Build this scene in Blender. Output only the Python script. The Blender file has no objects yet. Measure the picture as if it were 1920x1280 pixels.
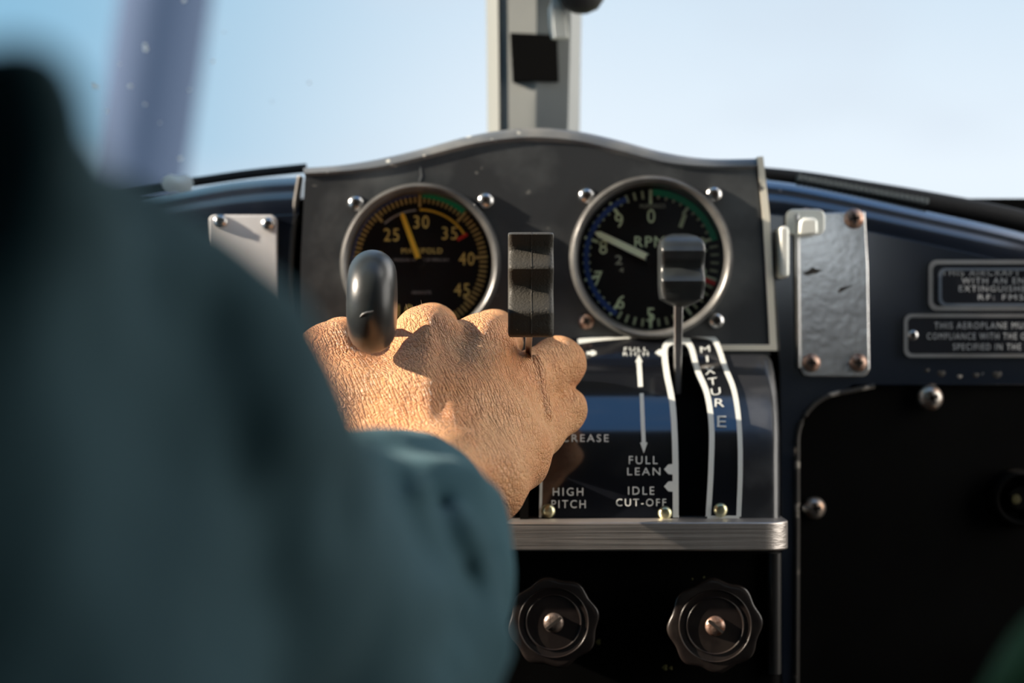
import bpy, bmesh, math, random
import numpy as np
from mathutils import Vector, Matrix
random.seed(4)
SC = bpy.context.scene
COL = SC.collection

# ------------------------------------------------------------------ camera, world, sun, exposure
F = 70.0
K = 36.0 / F / 1920.0            # metres per pixel per metre of distance (1920x1280 frame)
CZ = 1.0                         # eye height above the cabin floor
cam_d = bpy.data.cameras.new('camera'); cam = bpy.data.objects.new('camera', cam_d); COL.objects.link(cam)
cam.location = (0, 0, CZ); cam.rotation_euler = (math.radians(90), 0, 0)
cam_d.lens = F; cam_d.sensor_width = 36.0; cam_d.sensor_fit = 'HORIZONTAL'
cam_d.clip_start = 0.02; cam_d.clip_end = 500
cam_d.dof.use_dof = True; cam_d.dof.focus_distance = 0.845; cam_d.dof.aperture_fstop = 5.6
SC.camera = cam
SC.view_settings.view_transform = 'Standard'; SC.view_settings.look = 'None'
SC.view_settings.gamma = 1.0; SC.view_settings.use_curve_mapping = False
SC.view_settings.exposure = 0.0

W = bpy.data.worlds.new('sky'); SC.world = W; W.use_nodes = True
nt = W.node_tree; N = nt.nodes; L = nt.links
bg = N['Background']; bg.inputs['Strength'].default_value = 1.06
tc = N.new('ShaderNodeTexCoord'); sep = N.new('ShaderNodeSeparateXYZ'); L.new(tc.outputs['Generated'], sep.inputs[0])
mr = N.new('ShaderNodeMapRange'); mr.inputs[1].default_value = -0.02; mr.inputs[2].default_value = 0.85
L.new(sep.outputs['Z'], mr.inputs[0])
cr = N.new('ShaderNodeValToRGB'); L.new(mr.outputs[0], cr.inputs[0])
e = cr.color_ramp.elements
e[0].position = 0.0; e[0].color = (0.80, 0.89, 0.97, 1)
e[1].position = 1.0; e[1].color = (0.15, 0.38, 0.82, 1)
q = e.new(0.12); q.color = (0.79, 0.88, 0.96, 1)
q = e.new(0.24); q.color = (0.60, 0.74, 0.87, 1)
# bluer sky towards the left
mx = N.new('ShaderNodeMapRange'); mx.inputs[1].default_value = -0.26; mx.inputs[2].default_value = 0.03
mx.interpolation_type = 'SMOOTHSTEP'
L.new(sep.outputs['X'], mx.inputs[0])
m1 = N.new('ShaderNodeMix'); m1.data_type = 'RGBA'
L.new(mx.outputs[0], m1.inputs[0]); m1.inputs[6].default_value = (0.26, 0.50, 0.69, 1); L.new(cr.outputs[0], m1.inputs[7])
# soft cloud patches
mp = N.new('ShaderNodeMapping'); mp.inputs['Scale'].default_value = (5, 5, 11); L.new(tc.outputs['Generated'], mp.inputs[0])
nz = N.new('ShaderNodeTexNoise'); nz.inputs['Scale'].default_value = 1.3; nz.inputs['Detail'].default_value = 3; L.new(mp.outputs[0], nz.inputs[0])
mc = N.new('ShaderNodeMapRange'); mc.inputs[1].default_value = 0.5; mc.inputs[2].default_value = 0.72; L.new(nz.outputs[0], mc.inputs[0])
ml = N.new('ShaderNodeMath'); ml.operation = 'MULTIPLY'; ml.inputs[1].default_value = 0.5; L.new(mc.outputs[0], ml.inputs[0])
m2 = N.new('ShaderNodeMix'); m2.data_type = 'RGBA'
L.new(ml.outputs[0], m2.inputs[0]); L.new(m1.outputs[2], m2.inputs[6]); m2.inputs[7].default_value = (0.62, 0.70, 0.80, 1)
# added unseen warm-white sky brightness on the right, fill light for hand and jacket
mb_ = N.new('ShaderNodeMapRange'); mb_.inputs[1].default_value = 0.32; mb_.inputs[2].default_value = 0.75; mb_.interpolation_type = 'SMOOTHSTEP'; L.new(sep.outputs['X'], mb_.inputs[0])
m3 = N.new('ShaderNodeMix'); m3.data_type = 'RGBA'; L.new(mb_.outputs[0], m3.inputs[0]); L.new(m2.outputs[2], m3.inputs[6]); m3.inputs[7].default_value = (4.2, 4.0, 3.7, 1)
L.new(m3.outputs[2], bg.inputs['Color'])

sun_d = bpy.data.lights.new('sun', 'SUN'); sun = bpy.data.objects.new('sun', sun_d); COL.objects.link(sun)
sun_d.energy = 12.0; sun_d.color = (1.0, 0.86, 0.70); sun_d.angle = math.radians(0.6)
SUN_DIR = Vector((0.90, 0.12, -0.40)).normalized()
sun.rotation_euler = SUN_DIR.to_track_quat('-Z', 'Y').to_euler(); sun.location = (-3, 0, 3)

# ------------------------------------------------------------------ helpers
def P(px, py, Y):
    return Vector(((px - 960) * K * Y, Y, CZ - (py - 640) * K * Y))

def mm(px, Y):                   # pixels to metres at a distance
    return px * K * Y

def mat(name, col, rough=0.5, metal=0.0, var=None, bump=None, coat=0.0, spec=0.5, rvar=None, spots=None):
    """procedural material: var=(scale, colour2, lo, hi), bump=(scale, strength, dist), spots=(scale, colour, threshold)"""
    m = bpy.data.materials.new(name); m.use_nodes = True
    n = m.node_tree.nodes; l = m.node_tree.links; b = n['Principled BSDF']
    b.inputs['Base Color'].default_value = (*col, 1); b.inputs['Roughness'].default_value = rough
    b.inputs['Metallic'].default_value = metal; b.inputs['Coat Weight'].default_value = coat
    b.inputs['Coat Roughness'].default_value = 0.12
    b.inputs['Specular IOR Level'].default_value = spec
    t = n.new('ShaderNodeTexCoord'); out = None
    if var:
        z = n.new('ShaderNodeTexNoise'); z.inputs['Scale'].default_value = var[0]; z.inputs['Detail'].default_value = 6
        l.new(t.outputs['Object'], z.inputs[0])
        r = n.new('ShaderNodeMapRange'); r.inputs[1].default_value = var[2]; r.inputs[2].default_value = var[3]; l.new(z.outputs[0], r.inputs[0])
        x = n.new('ShaderNodeMix'); x.data_type = 'RGBA'; l.new(r.outputs[0], x.inputs[0])
        x.inputs[6].default_value = (*col, 1); x.inputs[7].default_value = (*var[1], 1); out = x.outputs[2]
        if rvar:
            rr = n.new('ShaderNodeMapRange'); rr.inputs[1].default_value = var[2]; rr.inputs[2].default_value = var[3]
            rr.inputs[3].default_value = rvar[0]; rr.inputs[4].default_value = rvar[1]
            l.new(z.outputs[0], rr.inputs[0]); l.new(rr.outputs[0], b.inputs['Roughness'])
    if spots:
        z = n.new('ShaderNodeTexNoise'); z.inputs['Scale'].default_value = spots[0]; z.inputs['Detail'].default_value = 3
        l.new(t.outputs['Object'], z.inputs[0])
        r = n.new('ShaderNodeMapRange'); r.inputs[1].default_value = spots[2]; r.inputs[2].default_value = spots[2] + 0.03; l.new(z.outputs[0], r.inputs[0])
        x = n.new('ShaderNodeMix'); x.data_type = 'RGBA'; l.new(r.outputs[0], x.inputs[0])
        if out is not None: l.new(out, x.inputs[6])
        else: x.inputs[6].default_value = (*col, 1)
        x.inputs[7].default_value = (*spots[1], 1); out = x.outputs[2]
    if out is not None: l.new(out, b.inputs['Base Color'])
    if bump:
        z = n.new('ShaderNodeTexNoise'); z.inputs['Scale'].default_value = bump[0]; z.inputs['Detail'].default_value = 4
        l.new(t.outputs['Object'], z.inputs[0])
        u = n.new('ShaderNodeBump'); u.inputs['Strength'].default_value = bump[1]; u.inputs['Distance'].default_value = bump[2]
        l.new(z.outputs[0], u.inputs['Height']); l.new(u.outputs[0], b.inputs['Normal'])
    return m

def obj(name, me, m=None, parent=None, smooth=35, bevel=None, mats=None):
    o = bpy.data.objects.new(name, me); COL.objects.link(o)
    if m is not None and not me.materials: me.materials.append(m)
    if parent is not None: o.parent = parent; o.matrix_parent_inverse = Matrix.Identity(4); o.location = -world_loc(parent)
    if smooth is not None:
        me.shade_smooth()
        if smooth < 180: me.set_sharp_from_angle(angle=math.radians(smooth))
    if bevel:
        b = o.modifiers.new('bevel', 'BEVEL'); b.width = bevel; b.segments = 3; b.limit_method = 'ANGLE'; b.angle_limit = math.radians(40)
        b.harden_normals = False
    return o

def world_loc(o):
    v = Vector(o.location); p = o.parent
    while p is not None: v = v + Vector(p.location); p = p.parent
    return v

def tag(o, label, cat, group=None, kind=None):
    o['label'] = label; o['category'] = cat
    if group: o['group'] = group
    if kind: o['kind'] = kind
    return o

def thing(name, label, cat, loc, group=None, kind=None):
    o = bpy.data.objects.new(name, None); COL.objects.link(o); o.location = loc; o.empty_display_size = 0.02
    return tag(o, label, cat, group, kind)

class MB:
    def __init__(s): s.v = []; s.f = []
    def add(s, v, f):
        n = len(s.v); s.v += [tuple(p) for p in v]; s.f += [tuple(i + n for i in q) for q in f]; return s
    def box(s, lo, hi):
        (a, b, c), (d, e_, f_) = lo, hi
        v = [(x, y, z) for x in (a, d) for y in (b, e_) for z in (c, f_)]
        return s.add(v, [(0, 1, 3, 2), (4, 6, 7, 5), (0, 4, 5, 1), (2, 3, 7, 6), (0, 2, 6, 4), (1, 5, 7, 3)])
    def prism(s, pts, off):      # closed outline of 3-D points + offset vector
        n = len(pts); off = Vector(off)
        v = [Vector(p) for p in pts] + [Vector(p) + off for p in pts]
        f = [tuple(range(n)), tuple(range(2 * n - 1, n - 1, -1))]
        f += [(i, n + i, n + (i + 1) % n, (i + 1) % n) for i in range(n)]
        return s.add(v, f)
    def loft(s, rings, close=True, cap=True):
        n = len(rings[0]); v = [p for r in rings for p in r]; f = []
        for a in range(len(rings) - 1):
            for i in range(n if close else n - 1):
                j = (i + 1) % n
                f.append((a * n + i, a * n + j, (a + 1) * n + j, (a + 1) * n + i))
        if cap:
            f.append(tuple(range(n - 1, -1, -1))); f.append(tuple((len(rings) - 1) * n + i for i in range(n)))
        return s.add(v, f)
    def lathe(s, prof, c, axis=(0, -1, 0), n=48, rad=None):
        ax = Vector(axis).normalized(); u = ax.orthogonal().normalized(); w = ax.cross(u); c = Vector(c)
        if abs(ax.y) > 0.9: u = Vector((1, 0, 0)); w = ax.cross(u)
        rings = []
        for r, h in prof:
            rings.append([c + ax * h + (u * math.cos(t) + w * math.sin(t)) * max(r, 1e-6) * (rad(t, r) if rad else 1) for t in [2 * math.pi * i / n for i in range(n)]])
        return s.loft(rings, True, True)
    def tube(s, pts, r, n=10):
        pts = [Vector(p) for p in pts]; rings = []
        rr = r if isinstance(r, (list, tuple)) else [r] * len(pts)
        for i, p in enumerate(pts):
            t = (pts[min(i + 1, len(pts) - 1)] - pts[max(i - 1, 0)]).normalized()
            u = t.cross(Vector((0, 0, 1)) if abs(t.z) < 0.9 else Vector((1, 0, 0))).normalized(); w = t.cross(u)
            rings.append([p + (u * math.cos(a) + w * math.sin(a)) * rr[i] for a in [2 * math.pi * k / n for k in range(n)]])
        return s.loft(rings)
    def mesh(s, name):
        me = bpy.data.meshes.new(name); me.from_pydata([tuple(p) for p in s.v], [], s.f)
        bm = bmesh.new(); bm.from_mesh(me); bmesh.ops.recalc_face_normals(bm, faces=bm.faces); bm.to_mesh(me); bm.free()
        return me
    def build(s, name, m, parent=None, **kw): return obj(name, s.mesh(name), m, parent, **kw)

def arc_pts(cx, cy, r, a0, a1, n):
    return [(cx + r * math.cos(math.radians(a0 + (a1 - a0) * i / n)), cy + r * math.sin(math.radians(a0 + (a1 - a0) * i / n))) for i in range(n + 1)]

def rrect(x0, y0, x1, y1, r, n=5):
    return arc_pts(x1 - r, y0 + r, r, -90, 0, n) + arc_pts(x1 - r, y1 - r, r, 0, 90, n) + arc_pts(x0 + r, y1 - r, r, 90, 180, n) + arc_pts(x0 + r, y0 + r, r, 180, 270, n)

def plate(name, pts, Y, th, m, parent=None, bevel=None, smooth=30):
    return MB().prism([P(x, y, Y) for x, y in pts], (0, th, 0)).build(name, m, parent, bevel=bevel, smooth=smooth)

def band(a, b, off):             # a closed strip between two open polylines of 3-D points, thickened by off(point index)
    mb = MB(); n = len(a); v = list(a) + list(b) + [p + off for p in a] + [p + off for p in b]; f = []
    for i in range(n - 1):
        f += [(i, i + 1, n + i + 1, n + i), (2 * n + i, 3 * n + i, 3 * n + i + 1, 2 * n + i + 1), (i, 2 * n + i, 2 * n + i + 1, i + 1), (n + i, n + i + 1, 3 * n + i + 1, 3 * n + i)]
    f += [(0, n, 3 * n, 2 * n), (n - 1, 3 * n - 1, 4 * n - 1, 2 * n - 1)]
    return mb.add(v, f)

def lerp_poly(pts, n):           # resample a polyline
    pts = [np.array(p, float) for p in pts]; d = [0]
    for a, b in zip(pts, pts[1:]): d.append(d[-1] + np.linalg.norm(b - a))
    o = []
    for t in np.linspace(0, d[-1], n):
        i = min(max(np.searchsorted(d, t) - 1, 0), len(pts) - 2); u = (t - d[i]) / max(d[i + 1] - d[i], 1e-9)
        o.append(tuple(pts[i] * (1 - u) + pts[i + 1] * u))
    return o

def smooth_poly(pts, n):         # Catmull-Rom
    pts = [np.array(p, float) for p in pts]; q = [2 * pts[0] - pts[1]] + pts + [2 * pts[-1] - pts[-2]]; o = []
    m = len(pts) - 1
    for t in np.linspace(0, m - 1e-9, n):
        i = int(t); u = t - i; a, b, c, d = q[i], q[i + 1], q[i + 2], q[i + 3]
        o.append(tuple(0.5 * (2 * b + (c - a) * u + (2 * a - 5 * b + 4 * c - d) * u * u + (3 * b - a - 3 * c + d) * u ** 3)))
    return o

_TC = {}
def text_poly(body, space=1.0):
    if (body, space) in _TC: return _TC[(body, space)]
    c = bpy.data.curves.new('lettering', 'FONT'); c.body = body; c.space_character = space; c.resolution_u = 3
    o = bpy.data.objects.new('lettering', c); COL.objects.link(o)
    dg = bpy.context.evaluated_depsgraph_get(); dg.update()
    me = o.evaluated_get(dg).to_mesh()
    v = np.array([tuple(p.co[:2]) for p in me.vertices]); f = [tuple(p.vertices) for p in me.polygons]
    o.evaluated_get(dg).to_mesh_clear(); bpy.data.objects.remove(o); bpy.data.curves.remove(c)
    v = (v - v.min(0)) / (v.max(0) - v.min(0)) - 0.5
    _TC[(body, space)] = (v, f); return v, f

def letters(mb, body, cx, cy, w, h, fmap, rot=0.0, space=1.15, shear=0.0):
    v, f = text_poly(body, space); c, s = math.cos(math.radians(rot)), math.sin(math.radians(rot)); o = []
    for x, y in v:
        x, y = x * w, -y * h; x += shear * y
        o.append(fmap(cx + x * c - y * s, cy + x * s + y * c))
    mb.add(o, f)

# ------------------------------------------------------------------ materials
M = {}
M['panel'] = mat('black_gunmetal_paint', (0.036, 0.039, 0.042), 0.42, 0.0, var=(22, (0.115, 0.125, 0.128), 0.45, 0.72), bump=(300, 0.08, 0.001), rvar=(0.35, 0.6), spots=(160, (0.16, 0.16, 0.15), 0.72))
M['lip'] = mat('worn_grey_edge_paint', (0.10, 0.11, 0.12), 0.45, 0.0, var=(40, (0.20, 0.20, 0.19), 0.45, 0.7), bump=(200, 0.1, 0.001), spots=(120, (0.5, 0.5, 0.45), 0.68))
M['navy'] = mat('glossy_navy_paint', (0.008, 0.012, 0.022), 0.22, 0.0, var=(30, (0.02, 0.025, 0.035), 0.45, 0.8), coat=0.6, bump=(120, 0.05, 0.001), spots=(220, (0.2, 0.2, 0.2), 0.74))
M['black'] = mat('matt_black_paint', (0.0022, 0.0021, 0.002), 0.6, 0.0, var=(25, (0.004, 0.004, 0.004), 0.4, 0.8), spec=0.05)
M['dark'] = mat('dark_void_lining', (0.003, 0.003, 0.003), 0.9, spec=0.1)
M['quad'] = mat('glossy_black_quadrant_plate', (0.006, 0.007, 0.010), 0.14, 0.0, var=(60, (0.016, 0.017, 0.02), 0.5, 0.8), coat=0.7, bump=(60, 0.03, 0.001))
M['quadside'] = mat('scuffed_black_enamel', (0.02, 0.021, 0.024), 0.30, 0.0, var=(45, (0.06, 0.062, 0.065), 0.45, 0.7), coat=0.4, bump=(90, 0.06, 0.001))
M['quad'].node_tree.nodes['Principled BSDF'].inputs['Coat IOR'].default_value = 1.9; M['quad'].node_tree.nodes['Principled BSDF'].inputs['Coat Weight'].default_value = 0.75; M['quad'].node_tree.nodes['Principled BSDF'].inputs['Coat Roughness'].default_value = 0.06
M['navy'].node_tree.nodes['Principled BSDF'].inputs['Coat IOR'].default_value = 1.9; M['navy'].node_tree.nodes['Principled BSDF'].inputs['Coat Weight'].default_value = 1.0; M['navy'].node_tree.nodes['Principled BSDF'].inputs['Coat Roughness'].default_value = 0.11
M['white'] = mat('white_engraved_paint', (0.68, 0.71, 0.68), 0.5)
M['alu'] = mat('brushed_aluminium', (0.62, 0.62, 0.62), 0.34, 1.0, var=(30, (0.42, 0.41, 0.40), 0.4, 0.7), bump=(220, 0.08, 0.001))
M['plate'] = mat('scuffed_aluminium_plate', (0.92, 0.92, 0.91), 0.17, 0.8, var=(18, (0.46, 0.45, 0.44), 0.4, 0.7), bump=(260, 0.08, 0.001))
M['pale'] = mat('pale_satin_metal_plate', (0.95, 0.95, 0.95), 0.3, 0.1, var=(20, (0.88, 0.88, 0.88), 0.4, 0.7), bump=(200, 0.05, 0.001))
M['dullscrew'] = mat('dull_brown_screw_steel', (0.34, 0.27, 0.23), 0.45, 0.9, var=(500, (0.16, 0.12, 0.10), 0.45, 0.65), bump=(500, 0.3, 0.001))
M['steel'] = mat('screw_steel', (0.62, 0.62, 0.62), 0.25, 1.0, bump=(300, 0.1, 0.001))
M['rust'] = mat('rusty_screw_steel', (0.50, 0.34, 0.27), 0.4, 0.8, var=(400, (0.22, 0.10, 0.06), 0.45, 0.65), bump=(500, 0.3, 0.001))
M['copper'] = mat('tarnished_screw_steel', (0.50, 0.46, 0.42), 0.35, 0.9, var=(260, (0.42, 0.27, 0.19), 0.48, 0.62), bump=(300, 0.2, 0.001))
M['brass'] = mat('brass_screw', (0.62, 0.60, 0.38), 0.3, 1.0)
M['slot'] = mat('screw_slot_shadow_grime', (0.02, 0.015, 0.012), 0.8)
M['bezel'] = mat('worn_black_bezel', (0.09, 0.09, 0.088), 0.35, 0.3, var=(60, (0.19, 0.19, 0.18), 0.45, 0.75), bump=(200, 0.05, 0.001))
M['dial'] = mat('matt_black_dial', (0.006, 0.006, 0.007), 0.7, spec=0.2)
M['yellow'] = mat('aged_yellow_dial_paint', (0.85, 0.70, 0.22), 0.6)
M['yneedle'] = mat('yellow_needle_paint', (0.90, 0.58, 0.05), 0.5)
M['ytick'] = mat('faded_yellow_tick_paint', (0.55, 0.44, 0.16), 0.6)
M['green'] = mat('green_arc_paint', (0.0, 0.38, 0.17), 0.5)
M['blue'] = mat('blue_arc_paint', (0.012, 0.05, 0.22), 0.5)
M['red'] = mat('red_mark_paint', (0.60, 0.015, 0.012), 0.5)
M['lume'] = mat('pale_green_lume_paint', (0.66, 0.82, 0.55), 0.6)
M['lumeneedle'] = mat('pale_needle_paint', (0.80, 0.92, 0.68), 0.6)
M['grip'] = mat('crinkled_black_plastic', (0.050, 0.047, 0.040), 0.5, 0.0, spec=0.25, bump=(1100, 0.35, 0.001), spots=(900, (0.14, 0.13, 0.10), 0.70))
M['ball'] = mat('satin_black_rubber', (0.018, 0.021, 0.023), 0.34, 0.0, bump=(260, 0.06, 0.001), var=(90, (0.03, 0.035, 0.036), 0.4, 0.7))
M['bakelite'] = mat('dark_brown_bakelite', (0.014, 0.010, 0.009), 0.34, 0.0, var=(120, (0.026, 0.02, 0.017), 0.45, 0.7), bump=(300, 0.08, 0.001), coat=0.2)
M['rubber'] = mat('black_seal_rubber', (0.012, 0.012, 0.013), 0.7, bump=(400, 0.2, 0.001))
M['post'] = mat('grey_post_paint', (0.20, 0.215, 0.21), 0.5, 0.0, var=(12, (0.15, 0.165, 0.17), 0.4, 0.7), spots=(34, (0.30, 0.22, 0.10), 0.72))
M['postedge'] = mat('pale_post_edge_paint', (0.20, 0.21, 0.20), 0.5, 0.0, spots=(34, (0.30, 0.22, 0.10), 0.72))
M['latch'] = mat('off_white_latch_metal', (0.85, 0.86, 0.80), 0.35, 0.3)
M['placard'] = mat('black_placard_enamel', (0.008, 0.009, 0.013), 0.25, 0.0, coat=0.4)
M['lettergrey'] = mat('pale_grey_placard_lettering', (0.36, 0.38, 0.40), 0.5)
M['cloth'] = mat('green_cloth', (0.075, 0.15, 0.045), 0.95, bump=(600, 0.3, 0.002))
M['mast'] = mat('blue_grey_mast_paint', (0.070, 0.098, 0.165), 0.9, spec=0.1)
M['lining'] = mat('cabin_lining', (0.42, 0.42, 0.41), 0.8, bump=(60, 0.1, 0.002))
M['rearlining'] = mat('dark_rear_lining', (0.11, 0.11, 0.11), 0.8, bump=(60, 0.1, 0.002))
M['floor'] = mat('cabin_floor_rubber', (0.04, 0.04, 0.04), 0.8, bump=(120, 0.2, 0.002))
M['ground'] = mat('airfield_grass', (0.10, 0.13, 0.06), 0.9, var=(0.5, (0.16, 0.16, 0.09), 0.4, 0.6))
M['worn'] = mat('chipped_bare_metal_edge', (0.06, 0.055, 0.05), 0.45, 0.3, spots=(70, (0.42, 0.38, 0.33), 0.60))
M['chip'] = mat('chipped_cream_edge', (0.80, 0.76, 0.64), 0.45, 0.0, spots=(90, (0.10, 0.10, 0.10), 0.66))

def glass_mat():
    m = bpy.data.materials.new('clear_window_glass'); m.use_nodes = True; n = m.node_tree.nodes; l = m.node_tree.links
    n.remove(n['Principled BSDF']); t = n.new('ShaderNodeBsdfTransparent'); g = n.new('ShaderNodeBsdfGlossy'); g.inputs['Roughness'].default_value = 0.05
    x = n.new('ShaderNodeMixShader'); f = n.new('ShaderNodeFresnel'); f.inputs[0].default_value = 1.1
    l.new(f.outputs[0], x.inputs[0]); l.new(t.outputs[0], x.inputs[1]); l.new(g.outputs[0], x.inputs[2]); l.new(x.outputs[0], n['Material Output'].inputs[0])
    return m
M['glass'] = glass_mat()

def skin_mat():
    m = bpy.data.materials.new('weathered_skin'); m.use_nodes = True; n = m.node_tree.nodes; l = m.node_tree.links; b = n['Principled BSDF']
    t = n.new('ShaderNodeTexCoord')
    z = n.new('ShaderNodeTexNoise'); z.inputs['Scale'].default_value = 38; z.inputs['Detail'].default_value = 5; l.new(t.outputs['Object'], z.inputs[0])
    r = n.new('ShaderNodeValToRGB'); l.new(z.outputs[0], r.inputs[0]); e = r.color_ramp.elements
    e[0].position = 0.3; e[0].color = (0.70, 0.30, 0.12, 1); e[1].position = 0.7; e[1].color = (0.80, 0.43, 0.205, 1)
    # freckles and fine mottling
    z2 = n.new('ShaderNodeTexNoise'); z2.inputs['Scale'].default_value = 420; z2.inputs['Detail'].default_value = 3; l.new(t.outputs['Object'], z2.inputs[0])
    r2 = n.new('ShaderNodeMapRange'); r2.inputs[1].default_value = 0.56; r2.inputs[2].default_value = 0.75; r2.inputs[3].default_value = 0; r2.inputs[4].default_value = 0.45; l.new(z2.outputs[0], r2.inputs[0])
    x = n.new('ShaderNodeMix'); x.data_type = 'RGBA'; l.new(r2.outputs[0], x.inputs[0]); l.new(r.outputs[0], x.inputs[6]); x.inputs[7].default_value = (0.42, 0.16, 0.08, 1)
    l.new(x.outputs[2], b.inputs['Base Color'])
    b.inputs['Roughness'].default_value = 0.46; b.inputs['Subsurface Weight'].default_value = 0.18
    b.inputs['Subsurface Radius'].default_value = (1.0, 0.35, 0.2); b.inputs['Subsurface Scale'].default_value = 0.003
    # wrinkles: two sets of long fine creases crossing at an angle, with wandering noise
    def crease(rot, scale, stretch, seed, width):
        mp = n.new('ShaderNodeMapping'); mp.vector_type = 'TEXTURE'; mp.inputs['Rotation'].default_value = rot; mp.inputs['Scale'].default_value = (1 / scale, 1 / scale, stretch / scale); mp.inputs['Location'].default_value = (seed, seed * 2, seed * 3)
        nn = n.new('ShaderNodeTexNoise'); nn.inputs['Scale'].default_value = 90; l.new(t.outputs['Object'], nn.inputs[0])
        ad = n.new('ShaderNodeMix'); ad.data_type = 'RGBA'; ad.blend_type = 'ADD'; ad.inputs[0].default_value = 0.0022
        l.new(t.outputs['Object'], ad.inputs[6]); l.new(nn.outputs['Color'], ad.inputs[7]); l.new(ad.outputs[2], mp.inputs[0])
        v = n.new('ShaderNodeTexVoronoi'); v.feature = 'DISTANCE_TO_EDGE'; v.inputs['Scale'].default_value = 1; l.new(mp.outputs[0], v.inputs['Vector'])
        q = n.new('ShaderNodeMapRange'); q.inputs[1].default_value = 0; q.inputs[2].default_value = width; q.interpolation_type = 'SMOOTHSTEP'; l.new(v.outputs['Distance'], q.inputs[0])
        return q.outputs[0]
    A = crease((math.radians(-32), math.radians(-28), 0), 640, 8.0, 0.3, 0.20)
    B = crease((0, math.radians(80), 0.3), 560, 4.0, 1.7, 0.14)
    C_ = crease((-0.5, -0.2, 0.1), 1300, 2.2, 2.9, 0.20)
    a1 = n.new('ShaderNodeMath'); a1.operation = 'MULTIPLY_ADD'; l.new(B, a1.inputs[0]); a1.inputs[1].default_value = 0.55; l.new(A, a1.inputs[2])
    a2 = n.new('ShaderNodeMath'); a2.operation = 'MULTIPLY_ADD'; l.new(C_, a2.inputs[0]); a2.inputs[1].default_value = 0.35; l.new(a1.outputs[0], a2.inputs[2])
    u = n.new('ShaderNodeBump'); u.inputs['Strength'].default_value = 0.8; u.inputs['Distance'].default_value = 0.0008
    l.new(a2.outputs[0], u.inputs['Height']); l.new(u.outputs[0], b.inputs['Normal'])
    return m
M['skin'] = skin_mat()

def jacket_mat():
    m = mat('dark_teal_jacket_cloth', (0.024, 0.076, 0.098), 0.9, 0.0, var=(9, (0.030, 0.090, 0.115), 0.35, 0.7), bump=(900, 0.25, 0.001), spec=0.2)
    b = m.node_tree.nodes['Principled BSDF']; b.inputs['Sheen Weight'].default_value = 0.10; b.inputs['Sheen Roughness'].default_value = 0.5
    b.inputs['Sheen Tint'].default_value = (0.6, 0.8, 0.85, 1)
    return m
M['jacket'] = jacket_mat()

def brushed(m, sx, sy, sz, st):   # long grain for the rail
    n = m.node_tree.nodes; l = m.node_tree.links; b = n['Principled BSDF']; t = n.new('ShaderNodeTexCoord'); mp = n.new('ShaderNodeMapping')
    mp.inputs['Scale'].default_value = (sx, sy, sz); l.new(t.outputs['Object'], mp.inputs[0]); z = n.new('ShaderNodeTexNoise'); z.inputs['Scale'].default_value = 1; z.inputs['Detail'].default_value = 5
    l.new(mp.outputs[0], z.inputs[0]); u = n.new('ShaderNodeBump'); u.inputs['Strength'].default_value = st; u.inputs['Distance'].default_value = 0.001
    l.new(z.outputs[0], u.inputs['Height']); l.new(u.outputs[0], b.inputs['Normal'])
    return m
M['rail'] = brushed(mat('brushed_steel_rail', (0.62, 0.57, 0.53), 0.45, 1.0, var=(35, (0.45, 0.41, 0.38), 0.4, 0.7)), 12, 300, 700, 0.35)

def dirt_mat():
    m = bpy.data.materials.new('dried_water_specks'); m.use_nodes = True; n = m.node_tree.nodes; l = m.node_tree.links
    n.remove(n['Principled BSDF']); t = n.new('ShaderNodeBsdfTranslucent'); t.inputs[0].default_value = (0.95, 0.96, 0.97, 1); g = n.new('ShaderNodeBsdfDiffuse'); g.inputs[0].default_value = (0.9, 0.9, 0.9, 1)
    x = n.new('ShaderNodeMixShader'); x.inputs[0].default_value = 0.3; l.new(t.outputs[0], x.inputs[1]); l.new(g.outputs[0], x.inputs[2]); l.new(x.outputs[0], n['Material Output'].inputs[0])
    return m
M['dirt'] = dirt_mat()

# ------------------------------------------------------------------ the cabin
def structure(name, mb, m, **kw):
    o = mb.build(name, m, **kw); o['kind'] = 'structure'; return o
YB = 1.03                        # the bulkhead behind the dashboard
CX, CT = 0.62, 1.50              # half width and ceiling height of the cabin
structure('floor', MB().box((-CX, -1.3, -0.03), (CX, YB + 0.05, 0.0)), M['floor'], smooth=None)
cl_ = MB().box((-CX, -1.3, CT), (CX, 0.61, CT + 0.03)).box((-CX, 0.87, CT), (CX, 1.10, CT + 0.03)).box((-CX, 0.61, CT), (-0.5, 0.87, CT + 0.03)).box((0.5, 0.61, CT), (CX, 0.87, CT + 0.03))
structure('ceiling', cl_, M['rearlining'], smooth=None)
structure('wall_rear', MB().box((-CX, -1.33, 0.0), (CX, -1.3, 1.09)).box((-CX, -1.33, 1.38), (CX, -1.3, CT)).box((-CX, -1.33, 1.09), (0.24, -1.3, 1.38)).box((0.59, -1.33, 1.09), (CX, -1.3, 1.38)), M['rearlining'], smooth=None)
for nm, s_ in (('wall_left', -1), ('wall_right', 1)):
    w_ = MB(); x0, x1 = sorted((s_ * CX, s_ * (CX + 0.03)))
    yw = 0.40 if s_ < 0 else 0.52
    w_.box((x0, -1.33, 0.0), (x1, YB, 0.90)).box((x0, -1.33, 0.90), (x1, yw, CT)).box((x0, yw, 1.42), (x1, 0.95, CT)).box((x0, 0.93, 0.90), (x1, 0.96, 1.42))
    structure(nm, w_, M['rearlining'], smooth=None)
structure('wall_front', MB().box((-CX, YB, 0.0), (CX, YB + 0.03, P(0, 372, YB).z)).box((P(600, 0, YB).x, YB, P(0, 380, YB).z), (P(1400, 0, YB).x, YB + 0.03, P(0, 330, YB).z)), M['dark'], smooth=None)

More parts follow.
